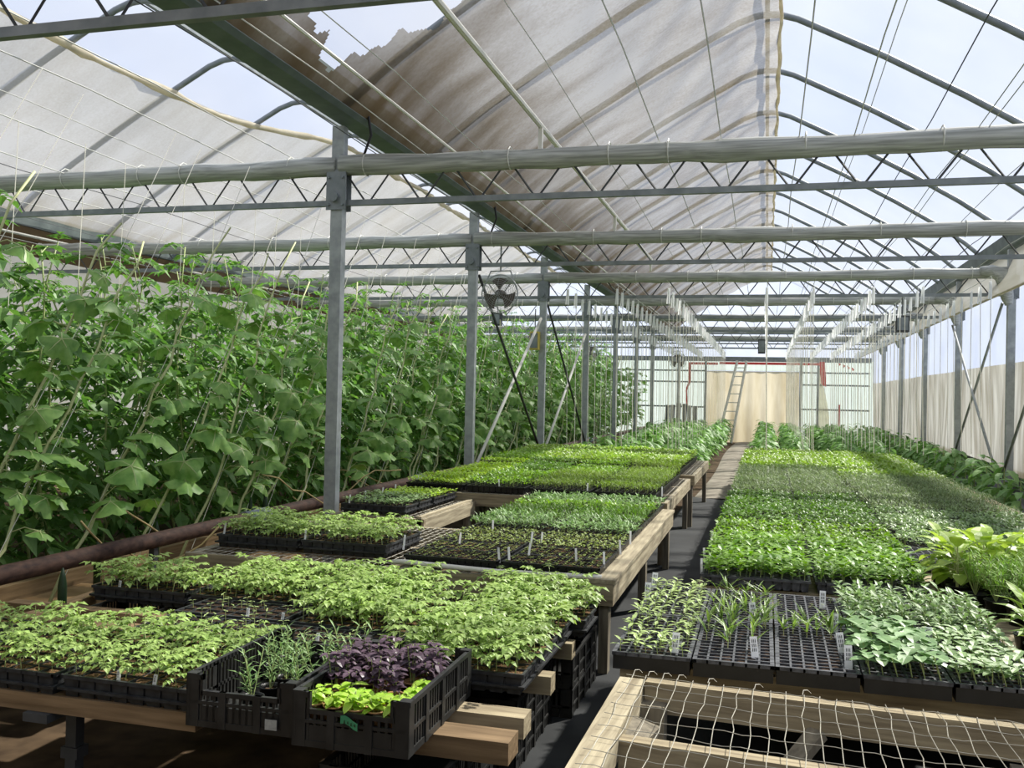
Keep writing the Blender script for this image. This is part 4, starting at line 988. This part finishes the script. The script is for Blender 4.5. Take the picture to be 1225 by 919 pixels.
for j in range(3):
    for i in range(3):
        potplant('leafy_potted_plant', f'bright pointed-leaf potted plant at the near right corner, {rows[j]} row, {side3[i]} one', (.99 + .14 * i, 3.72 + .15 * j, .487), R.choice(BRI), R.uniform(.9, 1.1), 'bright pointed-leaf potted plants')

# ------------------------------------------------------------------ front right empty mesh bench (G)
g = thing('mesh_bench', 'empty timber bench frame topped with welded wire mesh, nearest on the right', 'bench', (-.44, 3.20, 0), -.075)
def gp(nm, a, b, w, h, mat):
    a = Vector(a); b = Vector(b); c = (a + b) / 2; m = MB(); m.bar(a - c, b - c, w, h); return put(nm, m.mesh(nm, [mat]), c, parent=g)
gp('side_rail', (.02, -.02, .455), (.14, -2.2, .455), .085, .085, 'wood')
gp('back_rail', (.07, -.03, .45), (2.3, -.03, .45), .045, .10, 'wood_x')
gp('cross_rail', (.09, -.50, .425), (2.3, -.52, .425), .05, .09, 'wood_x')
gp('cross_rail', (.11, -.98, .43), (2.3, -1.0, .43), .05, .09, 'wood_x')
gp('cross_block', (.06, -.34, .435), (.15, -.35, .415), .16, .04, 'wood_grey')
gp('leg', (.10, -.08, 0), (.10, -.08, .44), .06, .09, 'wood_grey'); gp('leg', (1.2, -.1, 0), (1.2, -.1, .4), .06, .09, 'wood_grey')
gp('leg', (.16, -2.1, 0), (.16, -2.1, .41), .06, .09, 'wood_grey'); gp('leg', (2.2, -.1, 0), (2.2, -.1, .4), .06, .09, 'wood_grey')
gp('brace', (.62, -.06, .41), (.30, -.46, .06), .06, .03, 'wood_grey')
m = MB(); rr = random.Random(5)
def zz(x, y): return .506 - .02 * max(0, math.sin(x * 2.2)) * max(0, math.sin(-y * 1.4)) + rr.uniform(-.004, .004)
for k in range(46):
    x = .02 + .05 * k
    m.tube([(x + .0055 * q + rr.uniform(-.006, .006), -.005 - .1 * q, zz(x, -.1 * q)) for q in range(24)], .0013, 4)
for q in range(23):
    y = -.03 - .1 * q
    m.tube([(.0 - .055 * y + .05 * k, y + rr.uniform(-.005, .005), zz(.05 * k, y) + .003) for k in range(47)], .0011, 4)
for k in (0, 1, 2, 3, 5, 8, 11): m.tube([(.02 + .05 * k, -.005, .506), (.022 + .05 * k, .012, .516), (.034 + .05 * k, .026, .514), (.046 + .05 * k, .022, .506)], .0012, 3)
put('wire_mesh', m.mesh('wire_mesh', ['meshwire']), parent=g)

# ------------------------------------------------------------------ left side: pipe, boards, beds
m = MB(); m.tube([(0, 1.0, 0), (0, 6.35, 0), (0, 31, 0)], .052, 12)
pp = tag(put('heating_pipe', m.mesh('heating_pipe', ['rust'], True), (-3.78, 0, .46)), 'thick rusty brown heating pipe running low along the cucumber row', 'pipe')
for y in (6.45, 9.9, 15.3, 20.5):
    m = MB(); m.tube([(0, y - .16, 0), (0, y + .16, 0)], .060, 12); m.tube([(0, y + .02, 0), (0, y + .05, 0)], .068, 12)
    tag(put('coupling', m.mesh('coupling', ['steel_light'], True), parent=pp), 'light grey coupling on the rusty pipe')
for y in (3.0, 5.2, 8.0, 11.0, 15.0, 19.0):
    m = MB(); m.box(-.02, .02, y - .02, y + .02, -.46, -.05); put('support', m.mesh('support', ['rod']), parent=pp)
bl = [(-5.2, -3.3, 4.1, 5.6, .03, .055, 'ply', 'wide sandy board lying under the pipe at the front left', .12), (-4.6, -3.35, 5.7, 7.6, .03, .055, 'ply', 'wide sandy board under the pipe beside the tomato benches', -.05),
      (-5.0, -3.4, 7.9, 10.6, .03, .055, 'ply', 'sandy board on the ground beyond the first post', .04), (-3.62, -3.54, 3.4, 5.6, .16, .30, 'wood_brown_y', 'long brown board on edge beside the rear left seedlings', .10),
      (-3.42, -2.72, 3.45, 3.55, .32, .37, 'wood_brown', 'brown crosswise slat left of the sprout trays, front one', .12), (-3.42, -2.72, 3.62, 3.76, .30, .35, 'wood_brown', 'brown crosswise slat left of the sprout trays, rear one', -.10),
      (-3.52, -3.40, 4.8, 6.6, .20, .34, 'wood_brown_y', 'brown board on edge beside the small tomato bench', .06), (-3.50, -3.40, 6.8, 9.6, .24, .36, 'wood_brown_y', 'brown board on edge beside the narrow bench', 0),
      (-4.75, -4.62, 2.5, 12, .0, .16, 'wood_brown_y', 'front length of bed edging behind the cucumber vines', 0), (-4.75, -4.62, 12.1, 31, .0, .16, 'wood_brown_y', 'rear length of bed edging behind the cucumber vines', 0),
      (-4.45, -3.9, 3.0, 3.9, .02, .05, 'ply', 'small sandy board nearest the camera under the pipe', .3)]
for x0, x1, y0, y1, z0, z1, mt, l, a in bl: plank('loose_board', x0, x1, y0, y1, z0, z1, mt, l, 'board', a)
for k, (x, y, h, l) in enumerate(((-3.42, 3.98, .52, 'dark green pointed stake rising behind the left tomato trays'), (-4.0, 4.95, .5, 'dark green stake beside the pipe, near one'), (-4.05, 5.6, .52, 'dark green stake beside the pipe, second one'),
                                  (-4.1, 6.9, .55, 'dark green stake behind the pipe coupling, left of a pair'), (-4.05, 7.05, .58, 'dark green stake behind the pipe coupling, right of a pair'))):
    m = MB(); m.tube([(0, 0, 0), (0, 0, h - .09), (0, 0, h - .04), (0, 0, h)], [.022, .022, .014, .004], 8)
    tag(put('stake', m.mesh('stake', ['stake'], True), (x, y, 0)), l, 'stake')
for k in range(16):
    y = 3.2 + .55 * k; r = random.Random(900 + k); m = MB()
    p = Vector((0, 0, 0)); pts = [p]; d = dirv(r.uniform(0, 6.28), .2)
    for q in range(6): p = p + d * .14 + Vector((0, 0, r.uniform(-.05, .07))); d = (d + Vector((r.uniform(-.5, .5), r.uniform(-.5, .5), 0))).normalized(); pts.append(p)
    m.tube(pts, .006, 5)
    tag(put('dry_stem', m.mesh('dry_stem', ['straw'], True), (-3.75 + r.uniform(-.3, .25), y, .25 + r.uniform(-.05, .15))), 'dry straw-coloured vine stem tangled around the rusty pipe', 'dry stem', 'dry stems around the pipe')

# cucumbers
def cuke_leaf(mb, c, d, n, S, r, mi):
    """lobed, cupped leaf; c = petiole joint, d = tip direction"""
    d = Vector(d).normalized(); n = Vector(n); sd = d.cross(n).normalized(); n = sd.cross(d).normalized()
    K = 20; b = len(mb.v); mb.v.append(tuple(Vector(c))); sk = r.uniform(.2, .45)
    for ring, q in ((0, .5), (1, 1.0)):
        for k in range(K + 1):
            a = -PI * .93 + 2 * PI * .93 * k / K
            lobe = 1 + .19 * math.cos(5 * a) + .06 * math.cos(15 * a) * ring + (.04 if k % 2 else -.04) * ring
            rad = S * .5 * q * lobe * (1.12 if abs(a) < .6 else 1)
            wave = .05 * S * math.cos(10 * a) * q
            p = Vector(c) + d * (rad * math.cos(a) + 0) + sd * (rad * math.sin(a)) - n * (sk * S * q * q * (.55 + .45 * math.cos(a) ** 2)) + n * wave
            mb.v.append(tuple(p))
    for a in (-2.5, -1.257, 0, 1.257, 2.5):
        q0 = len(mb.v); e = d * math.cos(a) + sd * math.sin(a); w_ = n.cross(e)
        for rd in (.02, .45, .9):
            rad = S * .5 * rd * 1.1; cc = Vector(c) + e * rad - n * (sk * S * rd * rd * (.55 + .45 * math.cos(a) ** 2)) + n * (.05 * S * math.cos(10 * a) * rd + .003)
            mb.v += [tuple(cc - w_ * .0022 * (1.2 - rd)), tuple(cc + w_ * .0022 * (1.2 - rd))]
        for g in (0, 2): mb.f.append((q0 + g, q0 + g + 1, q0 + g + 3, q0 + g + 2)); mb.m.append(0)
    for k in range(K):
        mb.f.append((b, b + 1 + k, b + 2 + k)); mb.m.append(mi)
        mb.f.append((b + 1 + k, b + K + 2 + k, b + K + 3 + k, b + 2 + k)); mb.m.append(mi)
def cuke(seed):
    r = random.Random(seed); LEAN = 1.72
    P = [Vector((r.uniform(-.04, .04), LEAN * t + .05 * math.sin(5 * t), .12 + 2.5 * t)) for t in [k / 12 for k in range(13)]]
    st = MB(); st.tube(P, [.012 - .005 * k / 12 for k in range(13)], 6)
    lf = MB()
    for k in range(15):
        t = .20 + .62 * k / 14 + r.uniform(-.02, .02); i = min(11, int(t * 12)); b = P[i].lerp(P[i + 1], t * 12 - i)
        a = r.uniform(-.8, .8) + (0 if r.random() < .72 else PI)       # most reach toward the aisle
        out = dirv(a, r.uniform(-.1, .5)); L = r.uniform(.10, .24)
        e = b + out * L; lf.tube([b, b.lerp(e, .5) + UP * .03, e], .0035, 4, 0, cap=False)
        S = r.uniform(.11, .26) * (1.1 - .6 * max(0, t - .45))
        tip = (dirv(a + r.uniform(-1.5, 1.5), r.uniform(-1.0, .15)))
        cuke_leaf(lf, e, tip, UP * r.uniform(.5, 1.2) + dirv(a + r.uniform(-.6, .6), 0) * r.uniform(.1, .8), S, r, 1)
    for k in range(5):
        t = r.uniform(.3, .8); i = int(t * 12); b = P[i].lerp(P[i + 1], t * 12 - i)
        lf.tube([b, b + dirv(r.uniform(-1, 1), .3) * .06, b + dirv(r.uniform(-1, 1), -.6) * .12], .0018, 3, 0, cap=False)
    return st.mesh('vine_stem', ['vine'], True), lf.mesh('foliage', ['vine', 'l_cuke'], True)
CUK = [cuke(700 + i) for i in range(6)]
smm = MB(); smm.tube([(0, 0, 0), (0, .42, .62)], .003, 4); STR = smm.mesh('support_string', ['twine'])
smm = MB(); smm.tube([(.015, .12, .18), (.015, 1.55, 2.25), (0, 2.14, 3.2)], .0028, 4); STR = smm.mesh('support_string', ['twine'])
for k in range(48):
    y = 2.3 + .6 * k + R.uniform(-.15, .15); s, f = CUK[k % 6]
    if y > 29.7: break
    x = -4.1 + R.uniform(-.12, .12)
    o = tag(put('cucumber_plant', s, (x, y, 0), R.uniform(-.1, .1), sc=(1, R.uniform(.9, 1.1), R.uniform(.92, 1.06))), f'cucumber vine leaning along its string, {ordn(k)} from the front of the row', 'cucumber plant', 'cucumber vines along the pipe')
    put('foliage', f, parent=o)
    tag(put('support_string', STR, (x, y, .06)), f'white twine holding the {ordn(k)} cucumber vine from the front', 'string', 'cucumber strings')
# tomato wall
def tomato_plant(seed, h):
    r = random.Random(seed); st = MB(); P = [Vector((r.uniform(-.06, .06), r.uniform(-.06, .06), h * k / 8)) for k in range(9)]
    st.tube(P, [.011 - .006 * k / 8 for k in range(9)], 5)
    lf = MB(); a = r.uniform(0, 6)
    for k in range(40):
        t = .06 + .93 * k / 39; i = min(7, int(t * 8)); b = P[i].lerp(P[i + 1], t * 8 - i); a += 2.4
        compound(lf, b, a, r.uniform(-.1, .5) + (.5 if t > .9 else 0), r.uniform(.24, .40) * (1 if t < .85 else .7), .26, 3, r.uniform(.3, .8), 1, r)
    return st.mesh('plant_stem', ['stem'], True), lf.mesh('foliage', ['stem', 'l_tomwall'])
TW = [tomato_plant(800 + i, h) for i, h in enumerate((2.4, 2.55, 2.3, 2.6, 2.48))]
ti = 0
for row, (x, dy, n) in enumerate(((-5.15, .42, 68), (-6.1, .5, 58), (-7.7, .62, 46))):
    for k in range(n):
        s, f = TW[ti % 5]; ti += 1
        y = 2.6 + dy * k + R.uniform(-.06, .06)
        if y > 31.4: continue
        o = tag(put('tomato_plant', s, (x + R.uniform(-.1, .1), y, 0), R.uniform(0, 6.28), sc=(1.1, 1.1, R.uniform(.93, 1.08) + .004 * k)),
                f'tall tomato plant, {ordn(k)} from the front in the {["nearest", "middle", "farthest"][row]} row behind the cucumbers', 'tomato plant', 'tall tomato plants behind the cucumbers')
        put('foliage', f, parent=o)
smm = MB(); smm.tube([(0, 0, 0), (.02, .03, 1.35)], .0028, 4); TST = smm.mesh('support_string', ['twine'])
for k in range(46):
    tag(put('support_string', TST, (-5.15 + R.uniform(-.1, .1), 3.0 + .6 * k, 1.95)), f'white twine above the nearest tomato row, {ordn(k)} from the front', 'string', 'tomato strings')

# ------------------------------------------------------------------ far hooks, strings and pepper plants
hm = MB()
hm.box(-.012, .012, -.007, .007, 0, .22); hm.add([(-.040, -.004, .0), (-.022, -.004, .0), (-.008, -.004, .20), (-.022, -.004, .23)], [(0, 1, 2, 3)])
hm.tube([(0, 0, .22), (.012, 0, .255), (0, 0, .285), (-.012, 0, .265)], .003, 4)
HK = hm.mesh('hook', ['hook'])
sm = MB(); sm.tube([(0, 0, 0), (.01, .01, -1.2), (.03, -.01, -2.45)], .005, 4); ST2 = sm.mesh('string', ['twine'])
def pepper(seed):
    r = random.Random(seed); st = MB(); st.tube([(0, 0, 0), (.01, 0, .3), (0, .01, .62)], [.008, .007, .004], 5)
    lf = MB(); a = 0
    for k in range(46):
        t = .22 + .8 * r.random(); a += 2.4; b = Vector((0, 0, .62 * t)) + dirv(a, .4) * r.uniform(.02, .12)
        lf.leaf(b, dirv(a + r.uniform(-.4, .4), r.uniform(-.5, .5)), UP, r.uniform(.11, .19), r.uniform(.055, .085), .5, .12, OVAL, 0)
    return st.mesh('plant_stem', ['stem']), lf.mesh('foliage', ['l_pepper'])
PEP = [pepper(850 + i) for i in range(4)]
RW = [(-2.75, 'first'), (-2.05, 'second'), (-1.32, 'third'), (-.02, 'fourth'), (.58, 'fifth'), (1.33, 'sixth'), (1.93, 'seventh'), (2.62, 'eighth')]
for x, nm_ in RW:
    n = 33; y0 = 13.0 if x != 2.62 else 12.6
    for k in range(n):
        y = y0 + .56 * k + R.uniform(-.05, .05)
        if y > 31.2: break
        o = tag(put('trellis_hook', HK, (x, y, 2.74), R.uniform(-.6, .6)), f'white trellis hook and string in the {nm_} row, {ordn(k)} from the front', 'trellis hook', 'white trellis hooks in rows')
        put('string', ST2, parent=o, sc=(1, 1, 1 if x < -.5 or y > 16 else .8))
    # lengthwise wire the hooks hang from
    m = MB(); m.tube([(x, 12.6, 3.02), (x, 31.6, 3.02)], .004, 4)
    tag(put('trellis_wire', m.mesh('trellis_wire', ['wire_pale'])), f'lengthwise trellis wire above the {nm_} row of white hooks', 'wire', 'trellis wires')
for x, nm_ in RW:
    for k in range(36):
        y = (13.55 if x < -1 else 16.6 if x < 2.2 else 11.0) + .5 * k + R.uniform(-.08, .08)
        if y > 31.5: break
        s, f = R.choice(PEP)
        if x == -.02 and y < 17: continue
        o = tag(put('pepper_plant', s, (x + R.uniform(-.06, .06), y, 0), R.uniform(0, 6.28), sc=R.uniform(1.0, 1.3)), f'leafy pepper plant under the {nm_} string row, {ordn(k)} from the front', 'pepper plant', 'pepper plants below the strings')
        put('foliage', f, parent=o)
SC.cycles.max_bounces = 8; SC.cycles.transparent_max_bounces = 12
SC.cycles.use_denoising = True
